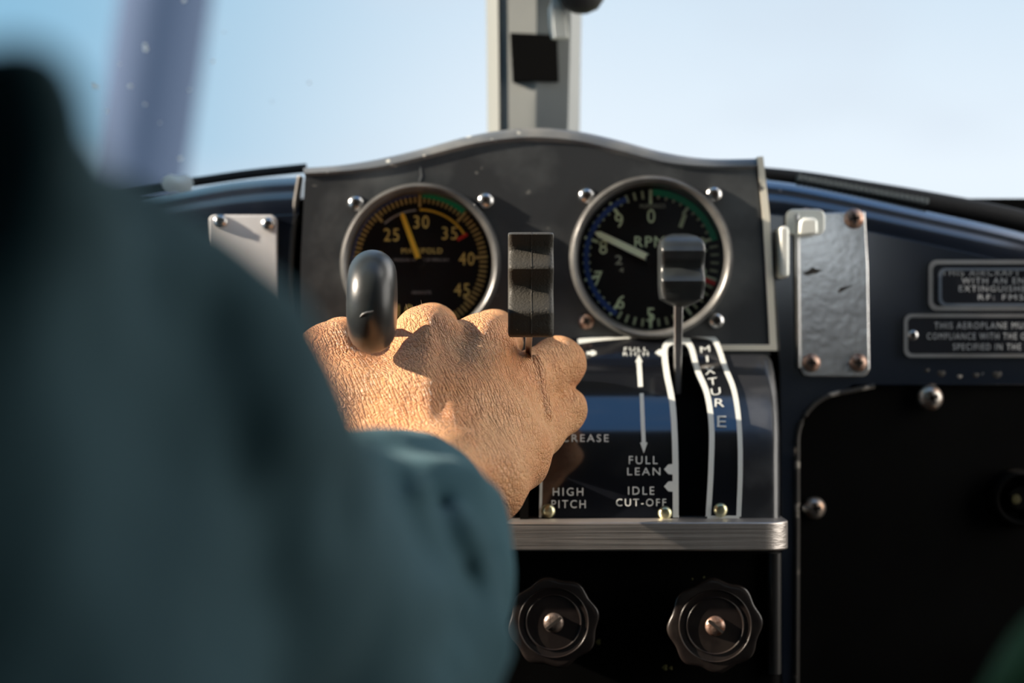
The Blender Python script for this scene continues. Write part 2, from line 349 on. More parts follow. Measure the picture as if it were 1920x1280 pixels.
# windscreen panes lean back from the cowling to the roof
def pane(name, x0, x1, y0, y1):
    a = [Vector((x0, y0, 1.05)), Vector((x1, y1, 1.05)), Vector((x1, y1 - 0.10, CT)), Vector((x0, y0 - 0.10, CT))]
    nrm = (a[1] - a[0]).cross(a[3] - a[0]).normalized()
    o = structure(name, MB().prism(a, nrm * 0.003), M['glass'], smooth=None); return o, a, nrm
w1, wa, wn = pane('window_1', -CX, -0.012, 1.09, 1.14)
w2, _, _ = pane('window_2', 0.028, CX, 1.14, 1.09)
# specks of dirt on the left pane
dust = MB()
for (px, py, r) in [(273, 92, 5), (272, 84, 4), (175, 161, 5), (182, 163, 3), (244, 161, 4), (272, 195, 3), (338, 297, 4), (200, 208, 3), (400, 115, 3), (345, 1, 4), (355, 168, 2.5), (225, 120, 2), (300, 230, 2), (420, 60, 2), (510, 190, 2), (580, 155, 3)]:
    d = P(px, py, 1.0) - Vector((0, 0, CZ)); o0 = Vector((0, 0, CZ)); t = (wa[0] - o0).dot(wn) / d.dot(wn); c = o0 + d * t
    dust.lathe([(0, 0.0002), (mm(r, 1.05), 0.0001), (mm(r, 1.05) * 0.8, 0.0008), (0, 0.0012)], c - wn * 0.0006 * (1 if wn.y > 0 else -1), axis=(wn * (-1 if wn.y > 0 else 1)), n=10)
do = dust.build('dirt_specks', M['dirt'], w1); do['kind'] = 'stuff'

gr = structure('ground', MB().box((-60, 1.6, -1.6), (60, 120, -1.5)), M['ground'], smooth=None)
mast = MB().lathe([(mm(100, 14), 0), (mm(92, 14), 2), (mm(84, 14), 6), (mm(80, 14), 9), (0.02, 9.05)], (P(288, 0, 14).x - 0.15 * 4.34, 14, -1.5), axis=(0.15, 0, 1), n=40).build('mast', M['mast'])
tag(mast, 'thick blurred blue-grey mast standing outside beyond the left windscreen', 'mast')

# ------------------------------------------------------------------ central instrument panel
YP = 0.972
top_out = smooth_poly([(566, 311), (640, 305), (715, 292), (790, 274), (870, 252), (940, 239), (1005, 234), (1080, 240), (1155, 256), (1245, 280), (1330, 293), (1424, 293)], 60)
top_in = smooth_poly([(572, 330), (640, 326), (715, 318), (800, 298), (880, 278), (945, 268), (1005, 265), (1085, 272), (1160, 290), (1250, 312), (1335, 318), (1418, 317)], 60)
ip = thing('instrument_panel', 'arched gunmetal black centre instrument panel holding the two round gauges', 'instrument panel', P(1000, 660, YP))
front = top_in + [(1430, 420), (1444, 655), (1444, 668), (560, 668), (560, 655), (564, 480)]
def holed_plate(name, outline, holes, Y, th, m, parent):
    bm = bmesh.new(); ed = []
    for lp_ in [outline] + holes:
        vs = [bm.verts.new(P(x, y, Y)) for x, y in lp_]
        ed += [bm.edges.new((vs[i], vs[(i + 1) % len(vs)])) for i in range(len(vs))]
    bmesh.ops.triangle_fill(bm, use_beauty=True, use_dissolve=False, edges=ed)
    r = bmesh.ops.extrude_face_region(bm, geom=bm.faces[:])
    bmesh.ops.translate(bm, vec=(0, th, 0), verts=[v for v in r['geom'] if isinstance(v, bmesh.types.BMVert)])
    bmesh.ops.recalc_face_normals(bm, faces=bm.faces); me = bpy.data.meshes.new(name); bm.to_mesh(me); bm.free()
    return obj(name, me, m, parent, smooth=None)
holed_plate('face_plate', front, [arc_pts(789, 494, 138, 0, 355, 71), arc_pts(1220, 483, 141, 0, 355, 71)], YP, 0.012, M['panel'], ip)
# rolled lip along the arch, front to back
rings = []
for (a, b) in zip(top_in, top_out):
    ring = []
    for t, dy in ((0, 0), (0.25, -0.0012), (0.6, 0.001), (0.9, 0.006), (1.0, 0.014), (1.0, 0.05), (0.1, 0.05)):
        ring.append(P(a[0] + (b[0] - a[0]) * t, a[1] + (b[1] - a[1]) * t, YP) + Vector((0, dy, 0)))
    rings.append(ring)
MB().loft(rings).build('rolled_lip', M['lip'], ip, smooth=60)
# worn right-hand edge and bottom flange
eL = [P(x, y, YP - 0.001) for x, y in lerp_poly([(1420, 294), (1430, 400), (1444, 655)], 30)]
eR = [P(x, y, YP - 0.001) for x, y in lerp_poly([(1431, 293), (1443, 400), (1457, 657)], 30)]
band(eL, eR, Vector((0, 0.03, 0))).build('worn_edge', M['chip'], ip, smooth=None)
plate('bottom_flange', [(1335, 646), (1457, 646), (1457, 657), (1335, 657)], YP - 0.002, 0.006, M['chip'], ip, smooth=None)
# a vertical scratch on the face
plate('scratch', [(786, 312), (789, 312), (792, 330), (787, 341), (784, 340), (787, 328)], YP - 0.0002, 0.0004, M['lip'], ip, smooth=None)

# ------------------------------------------------------------------ screws
def dome(mb, c, r, h, axis=(0, -1, 0), n=28):
    mb.lathe([(r, -0.0006), (r, h * 0.15), (r * 0.93, h * 0.45), (r * 0.75, h * 0.75), (r * 0.45, h * 0.95), (0, h)], c, axis, n)
def cross_slot(mb, c, r, h, rot=0.0, kind='cross', axis=(0, -1, 0)):
    for a in ((0, 90) if kind == 'cross' else (0,)):
        t = math.radians(rot + a); d = Vector((math.cos(t), 0, math.sin(t))); p = Vector((-math.sin(t), 0, math.cos(t)))
        l = r * (0.5 if kind == 'cross' else 0.92); w = r * (0.17 if kind == 'cross' else 0.15); c = Vector(c)
        front = -h - 0.00015; z0 = Vector((0, front, 0)); back = h * (0.35 if kind == 'cross' else 0.9)
        pts = [c + z0 + d * l + p * w, c + z0 - d * l + p * w, c + z0 - d * l - p * w, c + z0 + d * l - p * w]
        mb.prism(pts, (0, back, 0))
def screw(px, py, Y, rpx, m, parent, h=None, rot=15, kind='cross', name='screw', slot=None):
    r = mm(rpx, Y); h = h or r * 0.62; c = P(px, py, Y); mb = MB(); dome(mb, c, r, h)
    s = mb.build(name, m, parent, smooth=50)
    sl = MB(); cross_slot(sl, c, r, h, rot, kind); sl.build('slot', slot or M['slot'], s, smooth=None)
    return s

# ------------------------------------------------------------------ gauges
def dmap(Y):
    return lambda x, y: P(x, y, Y)
def ticks(mb, cx, cy, angs, r0, r1, w, Y):
    for a in angs:
        t = math.radians(a); d = (math.sin(t), -math.cos(t)); n = (-d[1], d[0])
        pts = [(cx + d[0] * r + n[0] * s * w / 2, cy + d[1] * r + n[1] * s * w / 2) for r, s in ((r0, 1), (r0, -1), (r1, -1), (r1, 1))]
        mb.prism([P(x, y, Y) for x, y in pts], (0, 0.0003, 0))
def sector(mb, cx, cy, a0, a1, r0, r1, Y):
    n = max(4, int(abs(a1 - a0) / 4)); o = []; i_ = []
    for k in range(n + 1):
        t = math.radians(a0 + (a1 - a0) * k / n); d = (math.sin(t), -math.cos(t))
        o.append(P(cx + d[0] * r1, cy + d[1] * r1, Y)); i_.append(P(cx + d[0] * r0, cy + d[1] * r0, Y))
    mb.v += []; b = band(o, i_, Vector((0, 0.0003, 0))); mb.add(b.v, b.f)
YF = YP + 0.006                  # dial depth
def gauge(name, label, cx, cy, R, screws):
    g = thing(name, label, 'gauge', P(cx, cy + R, YP))
    s = K * YP
    prof = [(R * s, -0.001), (R * s, 0.004), (R * s * 0.985, 0.0065), (R * s * 0.955, 0.0078), (R * s * 0.925, 0.0072), (R * s * 0.90, 0.004), (R * s * 0.885, -0.0005), (R * s * 0.88, -0.0062), (R * s * 0.93, -0.0062)]
    mb = MB(); n = 96; c = P(cx, cy, YP); rings = []
    for r, h in prof: rings.append([c + Vector((r * math.cos(2 * math.pi * i / n), -h, r * math.sin(2 * math.pi * i / n))) for i in range(n)])
    mb.loft(rings + [rings[0]], True, False); mb.build('bezel', M['bezel'], g, smooth=60)
    MB().lathe([(R * s * 0.93, -0.0085), (R * s * 0.93, -0.0064)], P(cx, cy, YP), n=72).build('dial_face', M['dial'], g, smooth=30)
    for i, (x, y, m, rot) in enumerate(screws): screw(x, y, YP, 15.5, m, g, rot=rot)
    return g
YD = YP + 0.0062                 # printed layer, just in front of the dial
# manifold pressure
gm = gauge('manifold_pressure_gauge', 'round gauge with yellow numerals and yellow needle, behind the gripping hand', 789, 494, 150,
           [(668, 381, M['steel'], 20), (911, 376, M['steel'], 40)])
mcx, mcy = 787, 492
ang = lambda v: (v - 30) * 8.5
t1 = MB(); ticks(t1, mcx, mcy, [ang(v + h) for v in range(10, 51) for h in (0, 0.5) if v + h <= 50], 112, 127, 3.4, YD)
ticks(t1, mcx, mcy, [ang(v) for v in range(10, 51, 5)], 104, 128, 5, YD - 0.0001); t1.build('tick_marks', M['ytick'], gm, smooth=None)
t2 = MB(); f = dmap(YD)
for body, x, y in (('25', 734, 440), ('30', 790, 416), ('35', 843, 437), ('40', 875, 485), ('45', 866, 543), ('50', 810, 583), ('20', 705, 483), ('15', 712, 540), ('10', 760, 583)): letters(t2, body, x, y, 29, 24, f)
letters(t2, 'MANIFOLD', 791, 470, 76, 10, f); t2.build('numerals', M['yellow'], gm, smooth=None)
for a_ in (('PRESSURE INCHES OF MERCURY', 790, 487, 104, 5), ('ABSOLUTE', 790, 548, 36, 5)): t3 = MB(); letters(t3, *a_, f); t3.build('small_lettering', M['lettergrey'], gm, smooth=None)
a = MB(); sector(a, mcx, mcy, 2, 41, 121, 131, YD - 0.0002); a.build('green_arc', M['green'], gm, smooth=None)
a = MB(); sector(a, mcx, mcy, 0, 58, 97, 101, YD - 0.0002); a.build('amber_arc', M['yneedle'], gm, smooth=None)
a = MB(); sector(a, mcx, mcy, -42, -4, 97, 100, YD - 0.0002); a.build('pale_arc', M['lettergrey'], gm, smooth=None)
a = MB(); sector(a, mcx, mcy, -120, -2, 124, 131, YD - 0.0002); a.build('blue_arc', M['blue'], gm, smooth=None)
a = MB(); ticks(a, mcx, mcy, [59], 82, 104, 6, YD - 0.0003); a.build('red_mark', M['red'], gm, smooth=None)
def needle(g, cx, cy, deg, l0, l1, w0, w1, m, name='needle'):
    t = math.radians(deg); d = (math.sin(t), -math.cos(t)); n = (-d[1], d[0]); Y = YD - 0.0022; pts = []
    for r, w in ((l0, w0), (l1 - w1 * 0.6, w1), (l1, w1 * 0.35)): pts.append((cx + d[0] * r + n[0] * w / 2, cy + d[1] * r + n[1] * w / 2))
    for r, w in ((l1, w1 * 0.35), (l1 - w1 * 0.6, w1), (l0, w0)): pts.append((cx + d[0] * r - n[0] * w / 2, cy + d[1] * r - n[1] * w / 2))
    o = MB().prism([P(x, y, Y) for x, y in pts], (0, 0.0008, 0)).build(name, m, g, smooth=None)
    MB().lathe([(mm(9, Y), -0.0015), (mm(9, Y), 0.0004), (0, 0.0006)], P(cx, cy, Y), n=24).build('hub', M['dial'], o)
needle(gm, mcx, mcy, -20, -2, 99, 10, 9, M['yneedle'])
MB().lathe([(mm(137, YP), 0.0010), (mm(137, YP), 0.0024)], P(789, 494, YP), n=64).build('glass_cover', M['glass'], gm)
# tachometer
gt = gauge('tachometer', 'round rpm gauge with pale green numerals and pale needle on the right', 1220, 483, 153,
           [(1100, 367, M['steel'], 10), (1339, 364, M['steel'], 70), (1099, 602, M['rust'], 35), (1343, 601, M['steel'], 0)])
tcx, tcy = 1220, 485
t1 = MB(); ticks(t1, tcx, tcy, [i * 7.2 for i in range(50) if i % 5], 113, 128, 4.2, YD)
t1.build('tick_marks', mat('dim_green_tick_paint', (0.40, 0.48, 0.32), 0.6), gt, smooth=None)
t2 = MB(); ticks(t2, tcx, tcy, [i * 36 for i in range(10)], 103, 130, 5.5, YD - 0.0001)
for body, x, y, r in (('0', 1221, 405, 0), ('1', 1280, 414, 20), ('9', 1161, 413, -10), ('8', 1131, 463, 0), ('7', 1122, 521, 0), ('6', 1164, 566, 10), ('5', 1220, 590, 0), ('2', 1318, 458, 0), ('3', 1318, 515, 0), ('4', 1280, 562, 0)):
    letters(t2, body, x, y, 15 if body != '1' else 8, 26, f, rot=r)
letters(t2, 'RPM', 1218, 453, 56, 20, f); t2.build('numerals', M['lume'], gt, smooth=None)
dl = mat('dim_lume_lettering', (0.40, 0.45, 0.36), 0.6)
for a_ in (('HUNDREDS', 1224, 386, 48, 8), ('2', 1160, 487, 13, 17), ('4', 1165, 506, 8, 8)): t3 = MB(); letters(t3, *a_, f); t3.build('small_lettering', dl, gt, smooth=None)
a = MB(); sector(a, tcx, tcy, 2, 74, 119, 131, YD - 0.0002); a.build('green_arc', M['green'], gt, smooth=None)
a = MB(); sector(a, tcx, tcy, -148, -22, 116, 126, YD - 0.0002); a.build('blue_arc', M['blue'], gt, smooth=None)
a = MB(); ticks(a, tcx, tcy, [111], 104, 130, 9, YD - 0.0003); a.build('red_mark', M['red'], gt, smooth=None)
needle(gt, tcx, tcy, -64.5, 4, 114, 13, 12, M['lumeneedle'])
MB().lathe([(mm(139, YP), 0.0010), (mm(139, YP), 0.0024)], P(1220, 483, YP), n=64).build('glass_cover', M['glass'], gt)

# ------------------------------------------------------------------ side panels of the dashboard
YS = 0.985
def roll_grid(top, Y, hpx, depth, th):
    cols = []
    for (x, y) in top:
        ring = []
        for i in range(11):
            t = math.radians(90 * i / 10)
            p = P(x, y + hpx * (1 - math.sin(t)), Y); p.y += depth * (1 - math.cos(t)) * 1.0
            ring.append(p)
        ring += [P(x, y + 6, Y) + Vector((0, depth + 0.02, 0)), P(x, y + hpx, Y) + Vector((0, depth + 0.02, 0))]
        cols.append(ring)
    return MB().loft(cols)
rtop = smooth_poly([(1438, 330), (1500, 338), (1600, 357), (1750, 389), (1920, 427), (2200, 500)], 40)
rp = thing('side_panel', 'glossy navy right dashboard panel with rolled top edge and two placards', 'dashboard panel', P(1700, 730, YS))
roll_grid(rtop, YS, 70, 0.020, 0.003).build('rolled_top', M['navy'], rp, smooth=60)
out = [(x, y + 69) for x, y in rtop] + [(2200, 722)] + [(1600, 722)] + arc_pts(1588, 828, 92, 265, 184, 12) + [(1494, 1000), (1492, 1420), (1464, 1420), (1462, 700), (1452, 560)]
plate('sheet', out, YS, 0.0035, M['navy'], rp, bevel=0.0008)
# worn rim of the cut-out
rim = [(x, y) for x, y in [(1640, 723)] + arc_pts(1588, 828, 93, 268, 184, 14) + [(1495, 900), (1495, 1000), (1493, 1420)]]
MB().tube([P(x, y, YS - 0.0005) for x, y in lerp_poly(rim, 60)], 0.0012, 8).build('worn_rim', M['worn'], rp, smooth=60)
ch = MB()
for (x, y, w, h) in ((1870, 702, 9, 4), (1765, 700, 8, 3), (1800, 706, 5, 2), (1830, 703, 6, 2), (1738, 694, 5, 3)): ch.lathe([(mm(w, YS) / 1, 0), (0, 0.0004)], P(x, y, YS - 0.0001), n=9, rad=lambda t, r: 0.6 + 0.4 * abs(math.cos(t)) + 0.15 * math.sin(3 * t))
ch.build('paint_chips', M['worn'], rp, smooth=None)
ltop = smooth_poly([(-300, 520), (60, 420), (300, 361), (400, 340), (480, 330), (560, 325)], 40)
lp = thing('side_panel', 'glossy navy left dashboard panel behind the raised arm with a pale plate', 'dashboard panel', P(300, 700, YS))
roll_grid(ltop, YS, 75, 0.020, 0.003).build('rolled_top', M['navy'], lp, smooth=60)
plate('sheet', [(x, y + 74) for x, y in ltop] + [(549, 430), (543, 520), (540, 700), (540, 1420), (-300, 1420)], YS, 0.0035, M['navy'], lp, bevel=0.001)
ee = lerp_poly([(563, 330), (555, 380), (549, 430), (543, 520), (540, 700)], 30)
MB().tube([P(x, y, YS + 0.0015) for x, y in ee], 0.0016, 8).build('worn_rim', M['worn'], lp, smooth=60)

# rubber seals between the dashboard and the windscreen
sr = smooth_poly([(1430, 324), (1500, 335), (1600, 351), (1750, 376), (1920, 410), (2200, 482)], 40)
o = MB().tube([P(x, y, 1.02) for x, y in sr], [mm(11 + 5 * math.sin(min(1, i / 12) * 1.5), 1.02) for i in range(40)], 10)
s1 = o.build('rubber_seal', M['rubber'], None, smooth=60); tag(s1, 'black toothed rubber seal along the top of the right dashboard panel', 'seal')
tm = MB()
for i in range(26):
    x = 1500 + i * 9.5; y = 328 + (x - 1500) * 0.185
    c = P(x, y + 5, 1.006); tm.box(c + Vector((-0.0007, -0.002, -0.0012)), c + Vector((0.0007, 0.01, 0.0014)))
tm.build('tooth_strip', mat('pale_grey_zip_teeth', (0.22, 0.24, 0.24), 0.5), s1, smooth=None)
sl = smooth_poly([(-300, 507), (60, 405), (300, 353), (400, 336), (480, 325), (575, 315)], 40)
s2 = MB().tube([P(x, y, 1.02) for x, y in sl], mm(9, 1.02), 10).build('rubber_seal', M['rubber'], None, smooth=60); tag(s2, 'black rubber seal along the top of the left dashboard panel', 'seal')
MB().lathe([(0.0005, 0), (0.003, 0.0005), (0.0035, 0.002), (0, 0.003)], P(333, 347, 1.015), axis=(0.1, -1, 0.3), n=14, rad=lambda t, r: 1 + 1.4 * abs(math.cos(t))).build('pale_tip', M['latch'], s2)

# ------------------------------------------------------------------ fittings on the side panels
cp = thing('cover_plate', 'bright blank metal plate with two screws on the left navy panel', 'plate', P(455, 560, YS - 0.001))
plate('plate', rrect(391, 403, 519, 640, 12), YS - 0.0025, 0.002, M['pale'], cp, bevel=0.0005)
screw(413, 416, YS - 0.0025, 14, M['steel'], cp, rot=30); screw(503, 420, YS - 0.0025, 13, M['steel'], cp, rot=10)

bp = thing('bracket_plate', 'tall scuffed bare aluminium plate with four rusty screws right of the tachometer', 'plate', P(1563, 705, YS - 0.001))
plate('plate', [(1497, 400), (1622, 396), (1628, 500), (1631, 692), (1626, 702), (1618, 706), (1514, 706), (1505, 702), (1501, 692), (1499, 560)], YS - 0.003, 0.0022, M['plate'], bp, bevel=0.0006)
plate('flange', [(1490, 402), (1498, 400), (1501, 690), (1496, 690)], YS - 0.006, 0.006, M['alu'], bp, bevel=0.0005)
gg = MB()
for pts in ([(1504, 512), (1515, 507), (1524, 500), (1530, 504), (1544, 506), (1530, 513), (1512, 516)], [(1570, 545), (1576, 539), (1592, 535), (1600, 534), (1590, 540), (1580, 545), (1573, 549)]):
    gg.prism([P(x, y, YS - 0.0033) for x, y in pts], (0, 0.0004, 0))
gg.build('gouges', M['worn'], bp, smooth=None)
screw(1511, 404, YS - 0.003, 14, M['rust'], bp, rot=40); screw(1601, 410, YS - 0.003, 19, M['rust'], bp, rot=10)
screw(1521, 680, YS - 0.003, 17, M['rust'], bp, rot=0); screw(1609, 680, YS - 0.003, 17, M['rust'], bp, rot=5)
cl = thing('cable_clip', 'small pale metal clip at the top left corner of the aluminium plate', 'clip', P(1510, 445, YS - 0.004))
plate('base', rrect(1474, 392, 1547, 440, 14), YS - 0.0055, 0.0022, M['latch'], cl, bevel=0.0006)
plate('block', [(1499, 414), (1507, 408), (1526, 408), (1534, 413), (1534, 440), (1497, 443)], YS - 0.013, 0.008, M['latch'], cl, bevel=0.0014)
plate('tongue', rrect(1462, 424, 1480, 520, 7), YS - 0.017, 0.014, M['latch'], cl, bevel=0.0012)

def placard(label, x0, y0, x1, y1, r, lines, frame_w, screws, raised):
    Y = YS - 0.0022
    t = thing('placard', label, 'placard', P((x0 + 1900) / 2, y1, YS))
    plate('base', rrect(x0, y0, x1, y1, r), Y, 0.002, M['placard'], t, bevel=0.0003)
    o_, i_ = rrect(x0, y0, x1, y1, r), rrect(x0 + frame_w, y0 + frame_w, x1 - frame_w, y1 - frame_w, r - frame_w * 0.6)
    a = [P(x, y, Y - 0.0006) for x, y in o_ + o_[:1]]; b = [P(x, y, Y - 0.0006) for x, y in i_ + i_[:1]]
    band(a, b, Vector((0, 0.0008, 0))).build('frame', M['alu'], t, smooth=None)
    if raised:
        q0, q1 = rrect(x0 + 19, y0 + 15, x1 - 19, y1 - 8, 14), rrect(x0 + 25, y0 + 20, x1 - 25, y1 - 13, 11)
        band([P(x, y, Y - 0.001) for x, y in q0 + q0[:1]], [P(x, y, Y - 0.001) for x, y in q1 + q1[:1]], Vector((0, 0.0012, 0))).build('inner_frame', mat('blued_metal_frame', (0.20, 0.24, 0.30), 0.35, 0.8), t, smooth=None)
    for body, cx, cy, w, h in lines:
        tx = MB(); letters(tx, body, cx, cy, w, h, dmap(Y - 0.0004), space=1.25); tx.build('lettering', M['lettergrey'], t, smooth=None)
    for s in screws: screw(s[0], s[1], Y, s[2], M['steel'], t, rot=25)
    return t
placard('upper framed black placard reading THIS AIRCRAFT at the right edge', 1741, 487, 2080, 582, 16,
        [('THIS AIRCRAFT NOT FITTED', 1903, 511, 274, 11), ('WITH AN ENGINE FIRE', 1908, 526, 210, 11), ('EXTINGUISHER SYSTEM', 1905, 541, 214, 11), ('RF: FMS 9', 1888, 557, 108, 10)], 8, [], True)
placard('lower framed black placard reading THIS AEROPLANE beside a small screw', 1695, 588, 2130, 670, 14,
        [('THIS AEROPLANE MUST BE OPERATED IN', 1915, 610, 326, 12), ('COMPLIANCE WITH THE OPERATING LIMITATIONS', 1915, 630, 354, 12), ('SPECIFIED IN THE FLIGHT MANUAL', 1915, 650, 256, 12)], 7, [(1712, 628, 10)], False)

# ------------------------------------------------------------------ dark access panel lower right
ap = thing('access_panel', 'flat black access panel with rounded corner and two dome screws, lower right', 'access panel', P(1700, 1280, YS + 0.006))
plate('panel', [(1480, 700), (2200, 700), (2200, 1420), (1480, 1420)], YS + 0.0045, 0.003, M['black'], ap)
screw(1744, 746, YS - 0.0002, 24, M['copper'], ap, rot=20, h=0.0045); screw(1527, 952, YS + 0.002, 21, M['copper'], ap, rot=10, h=0.0045)
MB().lathe([(0.0016, 0), (0.0016, 0.004)], P(1505, 953, YS - 0.001), axis=(1, 0, 0), n=12).build('stud', M['worn'], ap)
kb = thing('panel_knob', 'round black rimmed socket with dull yellow centre on the black access panel', 'socket', P(1905, 985, YS + 0.004))
c = P(1905, 932, YS + 0.0044); s = K * YS
MB().lathe([(55 * s, 0), (55 * s, 0.008), (52 * s, 0.011), (46 * s, 0.012), (41 * s, 0.010), (38 * s, 0.004), (36 * s, 0.0015), (0, 0.0015)], c, n=56).build('collar', M['black'], kb, smooth=40)
MB().lathe([(24 * s, 0.0015), (24 * s, 0.006), (20 * s, 0.0075), (0, 0.0075)], c, n=32).build('cap', M['black'], kb, smooth=40)
MB().lathe([(9 * s, 0.0075), (8 * s, 0.009), (0, 0.0092)], c + Vector((-0.002, 0, -0.001)), n=20, rad=lambda t, r: 1 + 0.3 * math.sin(t)).build('centre_dot', mat('dull_yellow_paint', (0.05, 0.042, 0.006), 0.6), kb)

# ------------------------------------------------------------------ throttle quadrant
QY, QR, QA = 0.905, 0.107, math.radians(9.0)
QZ = P(0, 975, QY).z
def qarc(t): return QY + QR * (math.cos(QA) - math.cos(t)), QZ + QR * (math.sin(t) - math.sin(QA))
def qpt(px, py, off=0.0):        # the point of the curved cover seen at a pixel, lifted along its normal
    lo, hi = -30.0, 89.0
    for _ in range(40):
        m_ = (lo + hi) / 2; Y, z = qarc(math.radians(m_))
        if CZ - (py - 640) * K * Y > z: lo = m_
        else: hi = m_
    t = math.radians(m_)
    return Vector(((px - 960) * K * Y, Y, z)) + Vector((0, -math.cos(t), math.sin(t))) * off
def qstrip(left, right, n, th, off=0.0):   # sheet-metal strip following the cover between two pixel edges
    l = smooth_poly(left, n); r = smooth_poly(right, n); rings = []
    for (a, b) in zip(l, r):
        m_ = 8
        ring = [qpt(a[0] + (b[0] - a[0]) * i / m_, a[1] + (b[1] - a[1]) * i / m_, off) for i in range(m_ + 1)]
        ring += [qpt(b[0] + (a[0] - b[0]) * i / m_, b[1] + (a[1] - b[1]) * i / m_, off - th) for i in range(m_ + 1)]
        rings.append(ring)
    return MB().loft(rings)
def qline(pts, w, n=40, off=0.0004):
    p = smooth_poly(pts, n); a = []; b = []
    for i in range(n):
        u = np.array(p[min(i + 1, n - 1)]) - np.array(p[max(i - 1, 0)]); u = u / np.linalg.norm(u); nn = np.array((-u[1], u[0])) * w / 2
        a.append(qpt(p[i][0] + nn[0], p[i][1] + nn[1], off)); b.append(qpt(p[i][0] - nn[0], p[i][1] - nn[1], off))
    return band(a, b, Vector((0, 0.0006, -0.0002)))
tq = thing('throttle_quadrant', 'curved black lever quadrant with white lettering and slots below the gauges', 'throttle quadrant', P(1200, 975, QY))
# inner core seen dark through the slots
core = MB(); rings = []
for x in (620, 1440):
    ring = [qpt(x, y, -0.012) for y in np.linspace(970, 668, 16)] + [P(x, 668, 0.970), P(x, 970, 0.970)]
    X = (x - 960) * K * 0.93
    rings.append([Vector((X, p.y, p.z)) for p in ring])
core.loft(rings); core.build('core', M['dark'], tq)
sl_l = [(1248, 648), (1250, 690), (1263, 760), (1269, 850), (1271, 971)]      # left lip of the mixture slot
sl_r = [(1290, 648), (1301, 690), (1322, 740), (1332, 800), (1331, 880), (1323, 971)]
qstrip([(1062, 638), (1030, 720), (1016, 830), (1012, 971)], sl_l, 40, 0.0025).build('cover_plate', M['quad'], tq, smooth=50)
qstrip([(640, 640), (640, 971)], [(975, 640), (965, 971)], 40, 0.0025).build('throttle_cover_plate', M['quad'], tq, smooth=50)
qstrip(sl_r, [(1346, 648), (1362, 690), (1379, 740), (1388, 800), (1388, 880), (1386, 971)], 40, 0.0025).build('mixture_strip', M['quad'], tq, smooth=50)
qstrip([(1062, 634), (1062, 648)], [(1346, 632), (1346, 650)], 6, 0.0025).build('top_bridge', M['quad'], tq, smooth=50)
# enamelled shoulder right of the strip, turning the corner
l = smooth_poly([(1347, 660), (1362, 690), (1379, 740), (1388, 800), (1388, 880), (1386, 971)], 40); rings = []
rr_ = smooth_poly([(1450, 660), (1456, 700), (1462, 760), (1465, 830), (1466, 900), (1466, 971)], 40)
for a, b in zip(l, rr_):
    ring = [qpt(a[0] + (b[0] - a[0]) * t, a[1], -0.0012) for t in (0, 0.2, 0.4, 0.6, 0.75)]
    for k in range(1, 7):
        t = math.radians(15 * k); e_ = qpt(a[0] + (b[0] - a[0]) * (0.75 + 0.25 * math.sin(t)), a[1], -0.0012 - 0.006 * (1 - math.cos(t))); ring.append(e_)
    ring.append(Vector((ring[-1].x, 0.975, ring[-1].z))); ring.append(Vector((ring[0].x, 0.975, ring[0].z)))
    rings.append(ring)
MB().loft(rings).build('shoulder', M['quadside'], tq, smooth=60)
# printed borders
pl = MB()
def addm(b): pl.add(b.v, b.f)
addm(qline([(1084, 641), (1130, 635), (1200, 630), (1270, 628), (1315, 630), (1338, 637), (1347, 652), (1360, 690), (1377, 735), (1386, 800), (1388, 880), (1385, 968)], 9, 80))
addm(qline([(1294, 641), (1270, 640), (1252, 645), (1246, 660), (1250, 700), (1261, 760), (1266, 850), (1267, 970)], 11, 80))
addm(qline([(1288, 640), (1297, 655), (1308, 695), (1326, 740), (1334, 800), (1333, 880), (1328, 968)], 10, 60))
addm(qline([(1326, 969), (1386, 969)], 5, 8)); addm(qline([(1015, 885), (1014, 930), (1013, 970)], 5, 20))
addm(qline([(1058, 640), (1036, 720), (1020, 830), (1015, 885)], 6, 30))
for y in (880, 912):
    pl.prism([qpt(x, yy, 0.0004) for x, yy in ((1245, y), (1253, y - 9), (1264, y - 10), (1264, y + 10), (1253, y + 9))], (0, 0.0004, 0))
pl.prism([qpt(x, yy, 0.0004) for x, yy in ((1228, 662), (1236, 656), (1246, 656), (1246, 668), (1236, 668))], (0, 0.0004, 0))
addm(qline([(1198, 678), (1201, 726)], 9, 12)); addm(qline([(1203, 738), (1205, 790), (1207, 832)], 7.5, 24))
pl.prism([qpt(x, yy, 0.0004) for x, yy in ((1198, 666), (1205, 680), (1191, 680))], (0, 0.0004, 0))
pl.prism([qpt(x, yy, 0.0004) for x, yy in ((1207, 850), (1200, 830), (1214, 830))], (0, 0.0004, 0))
addm(qline([(1100, 663), (1118, 663)], 6, 6)); addm(qline([(1108, 663), (1114, 663)], 10, 6))
pl.build('printed_borders', M['white'], tq, smooth=None)
qf = lambda x, y: qpt(x, y, 0.0005)
for word in ([('FULL', 1192, 656, 44, 7), ('RICH', 1192, 665, 48, 7)], [('INCREASE', 1083, 822, 116, 14)], [('FULL', 1206, 863, 54, 15), ('LEAN', 1207, 884, 62, 14)], [('IDLE', 1202, 920, 49, 15), ('CUT-OFF', 1202, 942, 94, 14)], [('HIGH', 1065, 922, 57, 15), ('PITCH', 1066, 945, 64, 15)]):
    tx = MB()
    for w_ in word: letters(tx, *w_, qf, space=1.3)
    tx.build('lettering', M['white'], tq, smooth=None)
tx = MB()
for ch_, x, y, w, h in (('M', 1322, 656, 18, 11), ('I', 1326, 674, 4, 11), ('X', 1331, 696, 19, 13), ('T', 1336, 716, 17, 13), ('U', 1342, 735, 18, 13), ('R', 1349, 756, 18, 15), ('E', 1353, 791, 17, 21)): letters(tx, ch_, x, y, w, h, qf, rot=-8 if y < 740 else 0)
tx.build('lettering', M['white'], tq, smooth=None)
